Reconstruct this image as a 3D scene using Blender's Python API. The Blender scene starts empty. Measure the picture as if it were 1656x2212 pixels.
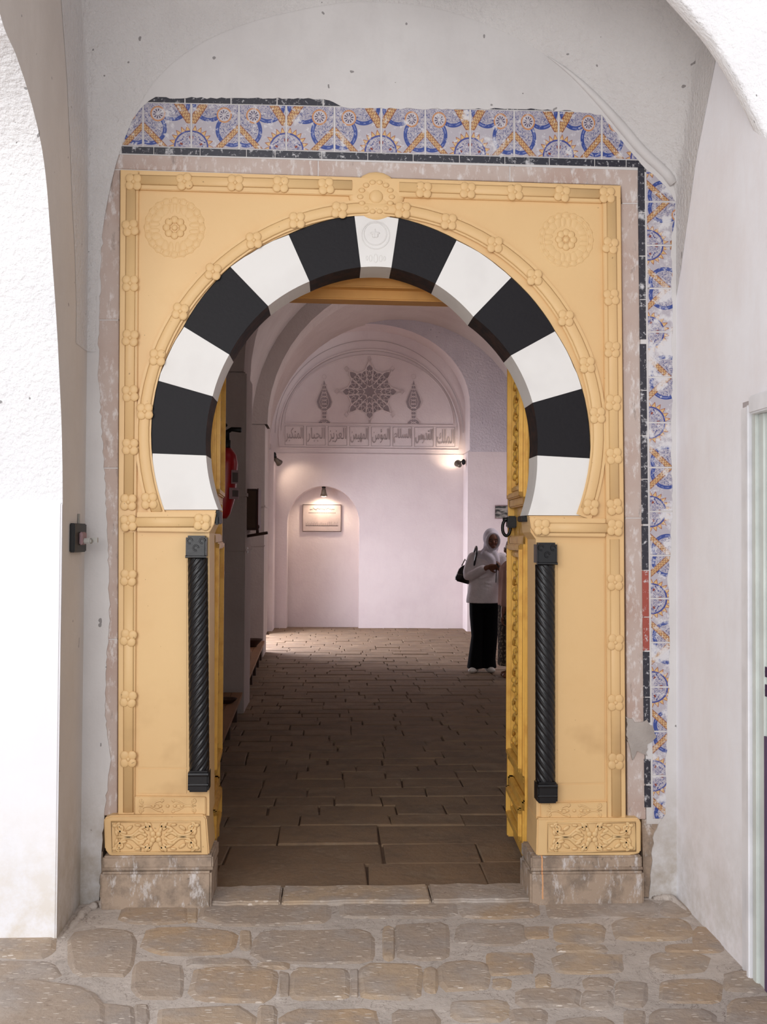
import bpy, bmesh, math, random
from mathutils import Vector, Matrix, noise
random.seed(7)
PI = math.pi
D = bpy.data
COL = bpy.context.scene.collection
SC = bpy.context.scene

# ------------------------------------------------------------------ camera, world, lights, exposure
F = 2299.0
CAM = Vector((0, -4.6, 1.55))
YAW, PITCH, ROLL = math.radians(2.74), math.radians(1.345), math.radians(0.35)
fw = Vector((math.sin(YAW)*math.cos(PITCH), math.cos(YAW)*math.cos(PITCH), math.sin(PITCH)))
rt0 = fw.cross(Vector((0, 0, 1))).normalized()
up0 = rt0.cross(fw).normalized()
rt = rt0*math.cos(ROLL) + up0*math.sin(ROLL)
upv = up0*math.cos(ROLL) - rt0*math.sin(ROLL)
cam = D.objects.new('camera', D.cameras.new('camera')); COL.objects.link(cam)
M3 = Matrix((rt, upv, -fw)).transposed()
cam.matrix_world = Matrix.Translation(CAM) @ M3.to_4x4()
cam.data.sensor_fit = 'HORIZONTAL'; cam.data.sensor_width = 36.0
cam.data.lens = 36.0*F/1656.0
cam.data.clip_start = 0.05; cam.data.clip_end = 200
SC.camera = cam

w = D.worlds.new('world'); SC.world = w; w.use_nodes = True
bg = w.node_tree.nodes['Background']
bg.inputs[0].default_value = (0.93, 0.95, 1.0, 1); bg.inputs[1].default_value = 0.98

def area(name, loc, target, sx, sy, power, col=(1, 1, 1)):
    l = D.lights.new(name, 'AREA'); l.shape = 'RECTANGLE'; l.size = sx; l.size_y = sy
    l.energy = power; l.color = col
    o = D.objects.new(name, l); COL.objects.link(o); o.location = loc
    o.rotation_euler = (Vector(target)-Vector(loc)).to_track_quat('-Z', 'Y').to_euler()
    return o
area('courtyard_daylight', (-2.6, -8.0, 3.0), (0.3, 0, 1.6), 5.0, 3.4, 330, (1.0, 0.99, 0.98))
area('side_doorway_daylight', (-2.3, 11.15, 1.5), (0.6, 11.0, 0.0), 2.0, 2.2, 330, (0.86, 0.88, 1.0))
area('far_hall_fill', (3.1, 7.6, 3.0), (0.0, 11.6, 2.2), 1.4, 1.4, 50, (0.97, 0.93, 0.97))  # added fill light, out of view, brightens the far hall; no window modelled
area('near_hall_fill', (3.1, 3.2, 2.9), (-1.0, 4.0, 1.6), 1.2, 1.2, 4, (1.0, 0.95, 0.92))  # added fill for the near side walls, no window behind it
SC.view_settings.view_transform = 'Standard'
SC.view_settings.look = 'None'
SC.view_settings.gamma = 1.0
SC.view_settings.use_curve_mapping = False
SC.view_settings.exposure = 0.0
SC.cycles.max_bounces = 8; SC.cycles.diffuse_bounces = 5

# ------------------------------------------------------------------ measuring helpers
def ray(px, py):
    return (fw*F + rt*(px-828.0) - upv*(py-1106.0)).normalized()
def at(px, py, y=0.0):                # point of the vertical plane at depth y
    d = ray(px, py); t = (y-CAM.y)/d.y
    return CAM + d*t
def atx(px, py, x):
    d = ray(px, py); t = (x-CAM.x)/d.x
    return CAM + d*t
def atz(px, py, z=0.0):
    d = ray(px, py); t = (z-CAM.z)/d.z
    return CAM + d*t

# ------------------------------------------------------------------ node helpers
def lin(c):
    return tuple(((v/255.0)/12.92 if v/255.0 <= 0.04045 else ((v/255.0+0.055)/1.055)**2.4) for v in c[:3]) + (1.0,)

class S:
    def __init__(s, nt, v): s.nt = nt; s.v = v
    def _m(s, op, *o):
        n = s.nt.nodes.new('ShaderNodeMath'); n.operation = op
        for i, a in enumerate((s,)+o):
            a = a.v if isinstance(a, S) else a
            if isinstance(a, (int, float)): n.inputs[i].default_value = a
            else: s.nt.links.new(a, n.inputs[i])
        return S(s.nt, n.outputs[0])
    def __add__(s, o): return s._m('ADD', o)
    __radd__ = __add__
    def __sub__(s, o): return s._m('SUBTRACT', o)
    def __rsub__(s, o): return (s*-1.0)+o
    def __mul__(s, o): return s._m('MULTIPLY', o)
    __rmul__ = __mul__
    def __truediv__(s, o): return s._m('DIVIDE', o)
    def abs(s): return s._m('ABSOLUTE')
    def sin(s): return s._m('SINE')
    def sqrt(s): return s._m('SQRT')
    def frac(s): return s._m('FRACT')
    def lt(s, o): return s._m('LESS_THAN', o)
    def gt(s, o): return s._m('GREATER_THAN', o)
    def mn(s, o): return s._m('MINIMUM', o)
    def mx(s, o): return s._m('MAXIMUM', o)
    def atan2(s, o): return s._m('ARCTAN2', o)
    def ramp(s, a, b):
        n = s.nt.nodes.new('ShaderNodeMapRange'); s.nt.links.new(s.v, n.inputs[0])
        n.inputs[1].default_value = a; n.inputs[2].default_value = b
        return S(s.nt, n.outputs[0])

def dist(u, v, a, b):
    return ((u-a)*(u-a)+(v-b)*(v-b)).sqrt()

class M:
    """small material builder"""
    def __init__(s, name, col, rough=0.8, spec=0.3, metal=0.0):
        s.m = D.materials.new(name); s.m.use_nodes = True; s.nt = s.m.node_tree
        s.b = s.nt.nodes['Principled BSDF']
        s.b.inputs['Roughness'].default_value = rough
        s.b.inputs['Specular IOR Level'].default_value = spec
        s.b.inputs['Metallic'].default_value = metal
        s.c = lin(col); s.b.inputs['Base Color'].default_value = s.c
        s.cs = None; s.h = None
        g = s.nt.nodes.new('ShaderNodeNewGeometry'); s.pos = g.outputs['Position']; s.geo = g
        s.m.diffuse_color = s.c
    def noise(s, scale, detail=3.0, rough=0.55, vec=None, stretch=None, dist=0.0):
        n = s.nt.nodes.new('ShaderNodeTexNoise'); n.inputs['Scale'].default_value = scale
        n.inputs['Detail'].default_value = detail; n.inputs['Roughness'].default_value = rough
        n.inputs['Distortion'].default_value = dist
        v = vec or s.pos
        if stretch:
            mp = s.nt.nodes.new('ShaderNodeMapping'); mp.inputs['Scale'].default_value = stretch
            s.nt.links.new(v, mp.inputs[0]); v = mp.outputs[0]
        s.nt.links.new(v, n.inputs['Vector'])
        return S(s.nt, n.outputs['Fac'])
    def voro(s, scale, stretch=None, feature='F1'):
        n = s.nt.nodes.new('ShaderNodeTexVoronoi'); n.inputs['Scale'].default_value = scale; n.feature = feature
        v = s.pos
        if stretch:
            mp = s.nt.nodes.new('ShaderNodeMapping'); mp.inputs['Scale'].default_value = stretch
            s.nt.links.new(v, mp.inputs[0]); v = mp.outputs[0]
        s.nt.links.new(v, n.inputs['Vector'])
        return S(s.nt, n.outputs['Distance'])
    def sep(s, sock=None):
        n = s.nt.nodes.new('ShaderNodeSeparateXYZ'); s.nt.links.new(sock or s.pos, n.inputs[0])
        return [S(s.nt, o) for o in n.outputs]
    def uv(s):
        n = s.nt.nodes.new('ShaderNodeUVMap'); return s.sep(n.outputs[0])
    def rnd(s):
        n = s.nt.nodes.new('ShaderNodeObjectInfo'); return S(s.nt, n.outputs['Random'])
    def mix(s, col, fac):
        """lay colour over what is there with a mask"""
        n = s.nt.nodes.new('ShaderNodeMix'); n.data_type = 'RGBA'
        a, b = n.inputs[6], n.inputs[7]
        if s.cs is None: a.default_value = s.c
        else: s.nt.links.new(s.cs, a)
        b.default_value = lin(col)
        if isinstance(fac, S): s.nt.links.new(fac.v, n.inputs[0])
        else: n.inputs[0].default_value = fac
        s.cs = n.outputs[2]; s.nt.links.new(s.cs, s.b.inputs['Base Color'])
        return s
    def bump(s, h, strength=0.5, distance=0.01):
        n = s.nt.nodes.new('ShaderNodeBump'); n.inputs['Strength'].default_value = strength
        n.inputs['Distance'].default_value = distance
        s.nt.links.new(h.v, n.inputs['Height'])
        if s.h is not None: s.nt.links.new(s.h, n.inputs['Normal'])
        s.h = n.outputs[0]; s.nt.links.new(s.h, s.b.inputs['Normal'])
        return s
    def rough(s, e): s.nt.links.new(e.v, s.b.inputs['Roughness']); return s

def plain(name, col, rough=0.6, spec=0.4, metal=0.0, var=None, bscale=0, bs=0.3, bd=0.002):
    m = M(name, col, rough, spec, metal)
    n = m.noise(30 if not bscale else bscale)
    v = var or tuple(max(0, int(c*0.86)) for c in col)
    m.mix(v, m.noise(6).ramp(0.4, 0.75)*0.6)
    if bscale: m.bump(n, bs, bd)
    return m.m

# ------------------------------------------------------------------ materials
def plaster(name, col, col2, rough_amt, spots=True, scale=26, dirt=None):
    m = M(name, col, 0.92, 0.15)
    m.mix(col2, m.noise(1.6, 5, 0.6).ramp(0.42, 0.7)*0.75)
    m.mix(col2, m.noise(9, 4, 0.65, stretch=(1, 1, 0.35)).ramp(0.5, 0.8)*0.5)
    if spots:
        n = m.noise(27, 1, 0.3); m.mix((105, 100, 100), (n.gt(0.79))*0.7)
    if dirt:
        x, y, z = m.sep()
        low = z.ramp(0.55, 0.0)
        m.mix(dirt, (low*m.noise(7, 5, 0.7).ramp(0.38, 0.62)*0.8))
    m.bump(m.noise(scale, 4, 0.6), rough_amt, 0.02)
    m.bump(m.noise(3, 2), 0.25, 0.03)
    return m.m
P_FACADE = plaster('plaster_grey_white', (212, 209, 208), (198, 194, 193), 0.12, dirt=(160, 145, 125))
P_REVEAL = plaster('plaster_reveal', (208, 201, 195), (197, 189, 183), 0.10, dirt=(170, 155, 135))
P_RIGHT = plaster('plaster_right', (245, 245, 250), (236, 231, 233), 0.06, spots=False, dirt=(210, 205, 200))
P_PIER = plaster('limewash_smooth', (246, 245, 248), (240, 240, 244), 0.12, spots=False, scale=14, dirt=(225, 215, 200))
P_ROUGH = plaster('limewash_rough', (248, 248, 250), (238, 238, 242), 0.7, scale=46)
P_WEB = plaster('plaster_vault_web', (212, 209, 208), (200, 196, 195), 0.7, scale=42)
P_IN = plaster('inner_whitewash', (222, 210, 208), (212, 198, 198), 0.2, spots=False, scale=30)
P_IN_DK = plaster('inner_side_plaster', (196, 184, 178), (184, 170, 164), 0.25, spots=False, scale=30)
P_IN_ROUGH = plaster('inner_rough_whitewash', (206, 198, 202), (190, 182, 188), 1.0, scale=30)

def yellow_mat():
    m = M('yellow_gloss_paint', (221, 184, 132), 0.46, 0.35)
    m.mix((230, 196, 142), m.noise(1.3, 3, 0.5).ramp(0.45, 0.7)*0.6)
    m.mix((216, 176, 122), m.noise(4.2, 4, 0.6).ramp(0.55, 0.8)*0.5)
    x, y, z = m.sep()
    m.mix((176, 136, 92), (m.noise(2.6, 4, 0.6).ramp(0.52, 0.66)*z.ramp(0.95, 0.6)*z.ramp(0.25, 0.4)*0.5))
    m.mix((140, 108, 72), m.noise(70, 1, 0.3).gt(0.80)*0.6)
    m.bump(m.noise(28, 3, 0.5), 0.12, 0.006)
    m.bump(m.noise(5, 2, 0.5), 0.2, 0.012)
    return m.m
YEL = yellow_mat()
def carved_yellow():
    m = M('yellow_paint_on_wood', (222, 176, 84), 0.38, 0.45)
    m.mix((200, 146, 62), m.noise(14, 3, 0.6).ramp(0.45, 0.7)*0.8)
    m.bump(m.noise(60, 3, 0.5, stretch=(1, 1, 0.15)), 0.15, 0.004)
    return m.m
YWOOD = carved_yellow()
YLINT = plain('ochre_lintel_paint', (206, 152, 84), 0.55, 0.35, bscale=18, bs=0.2, bd=0.004)
BLK = M('black_gloss_paint', (24, 22, 26), 0.55, 0.22)
BLK.bump(BLK.noise(60, 3), 0.3, 0.003); BLK = BLK.m
COLBLK = M('black_column_paint', (19, 18, 21), 0.33, 0.42)
COLBLK.bump(COLBLK.noise(40, 2), 0.15, 0.003); COLBLK = COLBLK.m
SOF = M('black_soffit_paint', (58, 42, 38), 0.7, 0.3)
SOF.mix((34, 30, 33), SOF.noise(22, 4, 0.65).ramp(0.4, 0.6)); SOF = SOF.m
WHT = M('white_gloss_paint', (228, 226, 223), 0.5, 0.35)
WHT.mix((216, 213, 210), WHT.noise(3).ramp(0.5, 0.7)*0.7); WHT.bump(WHT.noise(22), 0.1, 0.004); WHT = WHT.m

def stone_margin():
    m = M('pinkish_limestone', (190, 174, 166), 0.9, 0.15)
    m.mix((176, 150, 138), m.noise(2.2, 4, 0.6).ramp(0.45, 0.65)*0.75)
    m.mix((216, 210, 208), m.noise(40, 5, 0.7, stretch=(1, 1, 0.45)).ramp(0.52, 0.66)*0.85)
    m.mix((128, 118, 112), m.noise(26, 5, 0.7, stretch=(1, 1, 0.3)).ramp(0.6, 0.72)*0.7)
    m.bump(m.noise(40, 4, 0.6), 0.4, 0.005)
    return m.m
MARG = stone_margin()
def footing_mat():
    m = M('worn_footing_stone', (172, 152, 134), 0.9, 0.15)
    m.mix((130, 116, 104), m.noise(9, 5, 0.7).ramp(0.45, 0.62)*0.8)
    m.mix((212, 206, 204), m.noise(24, 6, 0.75, stretch=(1, 1, 0.35)).ramp(0.53, 0.66)*0.9)
    m.mix((92, 82, 74), m.noise(30, 4, 0.7).ramp(0.64, 0.72)*0.6)
    x, y, z = m.sep()
    m.mix((218, 164, 120), ((x-0.905+m.noise(8)*0.01).abs().lt(0.0032))*z.gt(0.02)*x.gt(0))
    m.bump(m.noise(34, 4, 0.6), 0.5, 0.006)
    return m.m
FOOT = footing_mat()

def paving(name, base, alt, grey, fleck, dusty):
    m = M(name, base, 0.78, 0.25)
    r = m.rnd()
    m.mix(alt, r.ramp(0.35, 0.6)*0.85)
    m.mix((182, 156, 128) if fleck else base, (r*7.3).frac().gt(0.66)*0.7)
    m.mix(grey, m.noise(5, 4, 0.6).ramp(0.42, 0.65)*0.75)
    m.mix((142, 124, 108), m.noise(19, 4, 0.65).ramp(0.55, 0.75)*0.5)
    if fleck:
        v = m.voro(34, stretch=(0.6, 1.6, 1)); n = m.noise(50, 3)
        f = (v+n*0.34).lt(0.40)
        m.mix((222, 210, 198), f*m.noise(14, 2).ramp(0.3, 0.65)*0.85)
        m.bump(v.ramp(0.0, 0.3), 0.45, 0.006)
    m.mix(dusty, m.noise(2.4, 5, 0.7).ramp(0.52, 0.72)*0.7)
    m.mix((118, 106, 96), m.noise(11, 6, 0.75, dist=1.2).ramp(0.60, 0.72)*0.55)
    m.bump(m.noise(26, 5, 0.65), 0.7, 0.010)
    return m.m
PAVE = paving('pecked_paving_stone', (184, 162, 138), (170, 154, 140), (158, 148, 141), True, (198, 188, 180))
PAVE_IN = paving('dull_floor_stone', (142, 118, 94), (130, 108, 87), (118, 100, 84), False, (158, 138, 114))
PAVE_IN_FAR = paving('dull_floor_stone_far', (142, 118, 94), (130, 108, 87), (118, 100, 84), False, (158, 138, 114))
def mortar(name, c, c2, c3):
    m = M(name, c, 0.95, 0.1)
    m.mix(c2, m.noise(3.2, 6, 0.65).ramp(0.4, 0.62)*0.9)
    m.mix(c3, m.noise(9, 6, 0.75, dist=0.8).ramp(0.6, 0.72)*0.7)
    m.mix((224, 216, 208), m.noise(15, 5, 0.7).ramp(0.60, 0.70)*0.6)
    m.mix((120, 106, 96), (m.noise(5, 5, 0.7, dist=1.5)-0.5).abs().lt(0.006)*0.6)
    m.bump(m.noise(18, 6, 0.7), 0.6, 0.014)
    return m.m
MORT = mortar('dusty_mortar', (200, 189, 180), (182, 172, 164), (148, 139, 132))
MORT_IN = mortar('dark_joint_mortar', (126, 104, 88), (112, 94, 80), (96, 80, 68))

def tile_mat():
    m = M('painted_glazed_tile', (176, 170, 178), 0.3, 0.5)
    u, v, _ = m.uv()
    # u 0 at the lobed seam, 1 at the star seam; v up the tile
    du = dist(u, v, 0.13, 0.38)-0.32; db = dist(u, v, 0.62, 0.93)-0.34; dc = dist(u, v, 0.05, 0.85)-0.42
    d = du.mn(db).mn(dc)
    n = m.noise(55, 2, 0.5)
    # leafy scrolls
    uvn = m.nt.nodes.new('ShaderNodeUVMap')
    tn = m.noise(13, 1.5, 0.5, vec=uvn.outputs[0], dist=1.6)
    inside = d.lt(-0.05)
    m.mix((60, 70, 128), (tn-0.5).abs().lt(0.035)*inside*0.9)
    m.mix((52, 72, 140), d.abs().lt(0.042))
    m.mix((112, 122, 170), (d.abs().lt(0.014))*n.gt(0.52))
    # ochre interlaced bands
    b1 = ((u+v-0.42).abs()); b2 = (((u-0.85)*1.5+(v-0.77))*0.55).abs()
    along = (u-v)
    for b, msk in ((b1, u.lt(0.52)), (b2, v.gt(0.5))):
        k = b.lt(0.085)*msk
        m.mix((196, 160, 112), k)
        wv = ((along*62.0).sin()*0.035)
        m.mix((134, 78, 58), (b-0.028-wv).abs().lt(0.014)*k)
        m.mix((140, 84, 60), (b-0.078).abs().lt(0.010)*msk)
    # rosette
    r = dist(u, v, 0.30, 0.70)
    m.mix((186, 178, 184), r.lt(0.165))
    m.mix((190, 134, 88), (r-0.15).abs().lt(0.016))
    a = (v-0.70).atan2(u-0.30)
    m.mix((70, 62, 92), ((a*10.0).sin().gt(0.1))*r.lt(0.105)*r.gt(0.035))
    # star wheel
    q = dist(u, v, 1.0, 0.0)
    qa = v.atan2(u-1.0)
    tri = ((qa*3.5).frac()-0.5).abs()*2.0
    spike = (q-0.34-tri*0.12)
    m.mix((206, 170, 116), spike.lt(0)*q.gt(0.33))
    m.mix((150, 84, 62), (spike.abs().lt(0.014))*q.gt(0.33))
    m.mix((64, 74, 140), (q-0.335).abs().lt(0.018))
    m.mix((66, 72, 132), (tn-0.49).abs().lt(0.04)*q.lt(0.31))
    m.mix((128, 54, 44), (q-0.2).abs().lt(0.03)*(qa*5.0).sin().gt(0.86))
    # glaze loss and splashed whitewash
    m.mix((208, 206, 210), m.noise(38, 5, 0.75).ramp(0.56, 0.64)*0.85)
    x, y, z = m.sep()
    edge = (x-0.2).abs().ramp(0.95, 1.3)*0.10
    m.mix((214, 212, 214), (m.noise(9, 6, 0.7)+edge).ramp(0.58, 0.66)*0.9)
    m.bump(m.noise(30, 3), 0.15, 0.003)
    return m.m
TILE = tile_mat()
def strip_mat(name, c):
    m = M(name, c, 0.35, 0.5)
    m.mix((206, 205, 208), m.noise(48, 6, 0.75).ramp(0.56, 0.64)*0.85)
    m.mix((206, 205, 208), m.noise(12, 6, 0.7).ramp(0.58, 0.66)*0.8)
    return m.m
STRIP = strip_mat('black_glazed_strip', (44, 44, 54))
STRIP_R = strip_mat('red_glazed_strip', (156, 74, 62))
DARKW = plain('dark_old_wood', (74, 50, 38), 0.6)
BENCH = plain('bench_wood', (150, 108, 72), 0.6, bscale=20)
IRON = plain('black_iron', (13, 12, 14), 0.45, 0.35)
RED = plain('red_enamel', (168, 22, 32), 0.3, 0.5)
WPLAS = plain('white_plastic', (226, 222, 220), 0.4)
GPLAS = plain('clear_grey_plastic', (150, 146, 140), 0.3)
STEEL = plain('brushed_lamp_metal', (120, 112, 100), 0.35, 0.5, 0.6)
LPAPER = plain('label_print', (150, 120, 124), 0.6)
PLAQ = plain('plaque_marble', (192, 176, 172), 0.5)
INK = plain('dark_ink', (86, 74, 72), 0.7)
GLINE = plain('recess_shadow_plaster', (172, 160, 158), 0.9)
LACE = plain('pierced_stucco_ground', (158, 146, 148), 0.95)
SKIN = plain('brown_skin', (120, 78, 60), 0.55)
SCARF = plain('pale_scarf_cloth', (206, 198, 206), 0.85, 0.1, bscale=60, bs=0.4)
BLOUSE = plain('white_blouse_cloth', (212, 202, 204), 0.85, 0.1, bscale=25, bs=0.5, bd=0.01)
TROUS = plain('black_trouser_cloth', (14, 13, 16), 0.9, 0.1)
SHOE = plain('off_white_shoe', (206, 198, 190), 0.6)
HAIR = plain('black_hair', (18, 14, 14), 0.5)
TANTOP = plain('dusty_pink_cloth', (168, 130, 118), 0.85, 0.1)
SK = M('dark_patterned_skirt', (62, 52, 46), 0.9, 0.1)
SK.mix((120, 104, 88), SK.noise(34, 2).gt(0.56)); SK = SK.m
BAGM = plain('black_bag_leather', (18, 17, 20), 0.28, 0.6)
GREENW = plain('pale_green_white_paint', (214, 220, 216), 0.45)
CASING = plain('white_casing_paint', (236, 236, 240), 0.45)
PURPLE = plain('dark_purple_lettering', (60, 38, 74), 0.6)
ROOMDK = plain('dim_doorway_interior', (96, 74, 104), 0.9)
PHOTO = M('landscape_photo', (150, 146, 138), 0.4); _p = PHOTO
x, y, z = _p.sep()
_p.mix((48, 48, 46), (_p.noise(9, 4, 0.6, stretch=(0.6, 1, 2.5))).ramp(0.44, 0.56)); PHOTO = _p.m
def lampglass():
    m = M('lit_bulb', (255, 240, 225)); m.b.inputs['Emission Color'].default_value = (1, 0.86, 0.72, 1)
    m.b.inputs['Emission Strength'].default_value = 14; return m.m
BULB = lampglass()

# ------------------------------------------------------------------ object helpers
def link(name, me, mat, parent=None):
    o = D.objects.new(name, me)
    if mat is not None:
        for mm in (mat if isinstance(mat, (list, tuple)) else [mat]):
            if mm.name not in [q.name for q in me.materials if q]: me.materials.append(mm)
    COL.objects.link(o)
    if parent is not None: o.parent = parent
    return o
def wloc(o):
    v = Vector((0, 0, 0))
    while o is not None: v += Vector(o.location); o = o.parent
    return v
def obj(name, bm, mat, parent=None, smooth=False, base=None, recalc=True):
    """one mesh object whose vertices were given in world coordinates"""
    if recalc: bmesh.ops.recalc_face_normals(bm, faces=bm.faces)
    off = wloc(parent) if parent is not None else Vector((0, 0, 0))
    b = Vector(base) if base is not None else off
    for v in bm.verts: v.co -= b
    me = D.meshes.new(name); bm.to_mesh(me); bm.free()
    if smooth:
        for p in me.polygons: p.use_smooth = True
    o = link(name, me, mat, parent); o.location = b-off
    return o
def tag(o, label, cat, group=None, kind=None):
    o['label'] = label; o['category'] = cat
    if group: o['group'] = group
    if kind: o['kind'] = kind
    return o
def thing(name, label, cat, loc=(0, 0, 0), group=None, kind=None):
    o = D.objects.new(name, None); COL.objects.link(o); o.location = loc; o.empty_display_size = 0.1
    return tag(o, label, cat, group, kind)
def copy_tree(o, parent=None):
    c = o.copy(); COL.objects.link(c); c.parent = parent
    for ch in list(o.children): copy_tree(ch, c)
    return c
def NB(): return bmesh.new()
def box(bm, x0, x1, y0, y1, z0, z1, mi=0):
    vs = [bm.verts.new((x, y, z)) for x in (x0, x1) for y in (y0, y1) for z in (z0, z1)]
    for q in ((0, 1, 3, 2), (4, 6, 7, 5), (0, 4, 5, 1), (2, 3, 7, 6), (0, 2, 6, 4), (1, 5, 7, 3)):
        bm.faces.new([vs[i] for i in q]).material_index = mi
    return vs
def bevel(bm, w, seg=2):
    bmesh.ops.recalc_face_normals(bm, faces=bm.faces)
    bmesh.ops.bevel(bm, geom=[e for e in bm.edges if len(e.link_faces) == 2 and e.calc_face_angle(0) > 0.5], offset=w, segments=seg, affect='EDGES', clamp_overlap=True)
def prism(bm, pts, vec):
    """closed polygon (may be concave) swept along vec"""
    vs = [bm.verts.new(p) for p in pts]
    es = [bm.edges.new((vs[i], vs[(i+1) % len(vs)])) for i in range(len(vs))]
    r = bmesh.ops.triangle_fill(bm, use_beauty=True, use_dissolve=False, edges=es)
    fs = [g for g in r['geom'] if isinstance(g, bmesh.types.BMFace)]
    r = bmesh.ops.extrude_face_region(bm, geom=fs)
    bmesh.ops.translate(bm, verts=[g for g in r['geom'] if isinstance(g, bmesh.types.BMVert)], vec=vec)
def fplate(bm, pxs, y0, y1):
    """pixel-measured polygon on the facade plane, y0 front, y1 back"""
    prism(bm, [at(a, b, y0) for a, b in pxs], Vector((0, y1-y0, 0)))
def loft(bm, rows, close_u=False, caps=False, mi=0):
    R = [[bm.verts.new(p) for p in r] for r in rows]
    n = len(R[0])
    for i in range(len(R)-1):
        for j in range(n if close_u else n-1):
            k = (j+1) % n
            f = bm.faces.new((R[i][j], R[i][k], R[i+1][k], R[i+1][j])); f.material_index = mi
    if caps:
        bm.faces.new(list(reversed(R[0]))); bm.faces.new(R[-1])
    return R
def tube(bm, pts, r, n=8, closed=False, squash=None):
    """tube along points; squash=(axis vector, factor) flattens it along an axis"""
    pts = [Vector(p) for p in pts]; rows = []
    N = len(pts); prevn = None
    for i, p in enumerate(pts):
        a = pts[i-1] if (i > 0 or closed) else pts[i]; b = pts[(i+1) % N] if (i < N-1 or closed) else pts[i]
        t = (b-a).normalized()
        if prevn is None:
            ref = Vector((0, 1, 0)) if abs(t.y) < 0.9 else Vector((1, 0, 0))
            nn = t.cross(ref).normalized()
        else:
            nn = (prevn - t*prevn.dot(t)).normalized()
        prevn = nn; bb = t.cross(nn)
        rr = r[i] if isinstance(r, (list, tuple)) else r
        ring = []
        for k in range(n):
            a_ = 2*PI*k/n; d = (nn*math.cos(a_)+bb*math.sin(a_))*rr
            if squash: d -= squash[0]*(d.dot(squash[0])*(1-squash[1]))
            ring.append(p+d)
        rows.append(ring)
    if closed: rows.append(rows[0])
    if closed:
        R = [[bm.verts.new(q) for q in r_] for r_ in rows[:-1]]; R.append(R[0])
        for i in range(len(R)-1):
            for j in range(n): bm.faces.new((R[i][j], R[i][(j+1) % n], R[i+1][(j+1) % n], R[i+1][j]))
    else:
        loft(bm, rows, True, True)
def ball(bm, c, r, rot=None, u=12, v=8):
    m = Matrix.Translation(Vector(c)) @ ((rot.to_matrix().to_4x4() if rot else Matrix.Identity(4)) @ Matrix.Diagonal((r[0], r[1], r[2], 1)))
    bmesh.ops.create_uvsphere(bm, u_segments=u, v_segments=v, radius=1.0, matrix=m)
def cyl(bm, c0, c1, r0, r1=None, n=20):
    tube(bm, [c0, c1], [r0, r1 if r1 is not None else r0], n)
def smooth_path(pts, k=6):
    out = []
    P = [Vector(p) for p in pts]
    for i in range(len(P)-1):
        p0 = P[max(i-1, 0)]; p1 = P[i]; p2 = P[i+1]; p3 = P[min(i+2, len(P)-1)]
        for j in range(k):
            t = j/k
            out.append(0.5*((2*p1)+(p2-p0)*t+(2*p0-5*p1+4*p2-p3)*t*t+(3*p1-p0-3*p2+p3)*t**3))
    out.append(P[-1]); return out

XL, XR = at(185, 1200).x, at(1457, 1200).x        # niche side planes
YP = -0.40                                        # pier face depth

# ================================================================== SETTING: gallery side
bm = NB(); box(bm, -6, 6, -9, 0.02, -0.10, -0.005)
floor = obj('floor', bm, MORT); tag(floor, 'pale dusty stone-paved gallery floor in front of the portal', 'floor', kind='structure')

# facade plaster with an opening that leaves the tiles, stone margin and portal bare
arc_px = [(207, 760), (209, 640), (216, 540), (235, 420), (265, 310), (320, 195), (400, 115), (520, 55), (680, 15), (800, 4), (950, 20), (1100, 75),
          (1200, 135), (1280, 205), (1380, 320), (1465, 425), (1462, 640)]
hole = [(215, 1938), (218, 1850), (224, 1765), (238, 1640), (230, 1590), (226, 1500), (236, 1330), (234, 1200), (224, 1000), (211, 800), (218, 560),
        (227, 430), (246, 350), (262, 315), (272, 275), (300, 236), (335, 211), (700, 213), (742, 232), (1000, 236), (1110, 234), (1230, 240), (1298, 248),
        (1340, 300), (1385, 355), (1440, 405), (1460, 440), (1450, 520), (1452, 800), (1450, 1000), (1452, 1120), (1442, 1250), (1446, 1400), (1440, 1600),
        (1436, 1760), (1412, 1800), (1400, 1938)]
def jit_poly(poly, step, amp, sd=3):
    out = []; rnd = random.Random(sd)
    for i in range(len(poly)-1):
        a, b = Vector(poly[i]), Vector(poly[i+1]); L = (b-a).length; n = max(1, int(L/step))
        for k in range(n):
            p = a.lerp(b, k/n)
            out.append((p.x+rnd.uniform(-amp, amp), p.y+rnd.uniform(-amp, amp)))
    out.append(tuple(poly[-1])); return out
hj = jit_poly(hole, 11, 2.2)
bm = NB()
outer = [(at(0, 0).x*0+XR+0.02, -0.03), (XR+0.02, 4.3), (XL-0.02, 4.3), (XL-0.02, -0.03)]
loop = [at(a, b, -0.022) for a, b in hj]
loop[0].z = -0.03; loop[-1].z = -0.03
prism(bm, loop+[Vector((XR+0.02, -0.022, -0.03)), Vector((XR+0.02, -0.022, 4.3)), Vector((XL-0.02, -0.022, 4.3)), Vector((XL-0.02, -0.022, -0.03))], Vector((0, 0.14, 0)))
wf = obj('wall_front', bm, P_FACADE); tag(wf, 'grey-white plastered wall around and above the yellow portal', 'wall', kind='structure')

# masonry core behind it, with the doorway
bm = NB()
box(bm, -1.6, -0.64, 0.16, 0.40, -0.05, 4.4); box(bm, 0.97, 3.6, 0.16, 0.40, -0.05, 4.4); box(bm, -0.64, 0.97, 0.16, 0.40, 2.74, 4.4)
core = obj('wall_back', bm, P_IN_DK); tag(core, 'inner face of the masonry wall around the doorway', 'wall', kind='structure')

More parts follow.
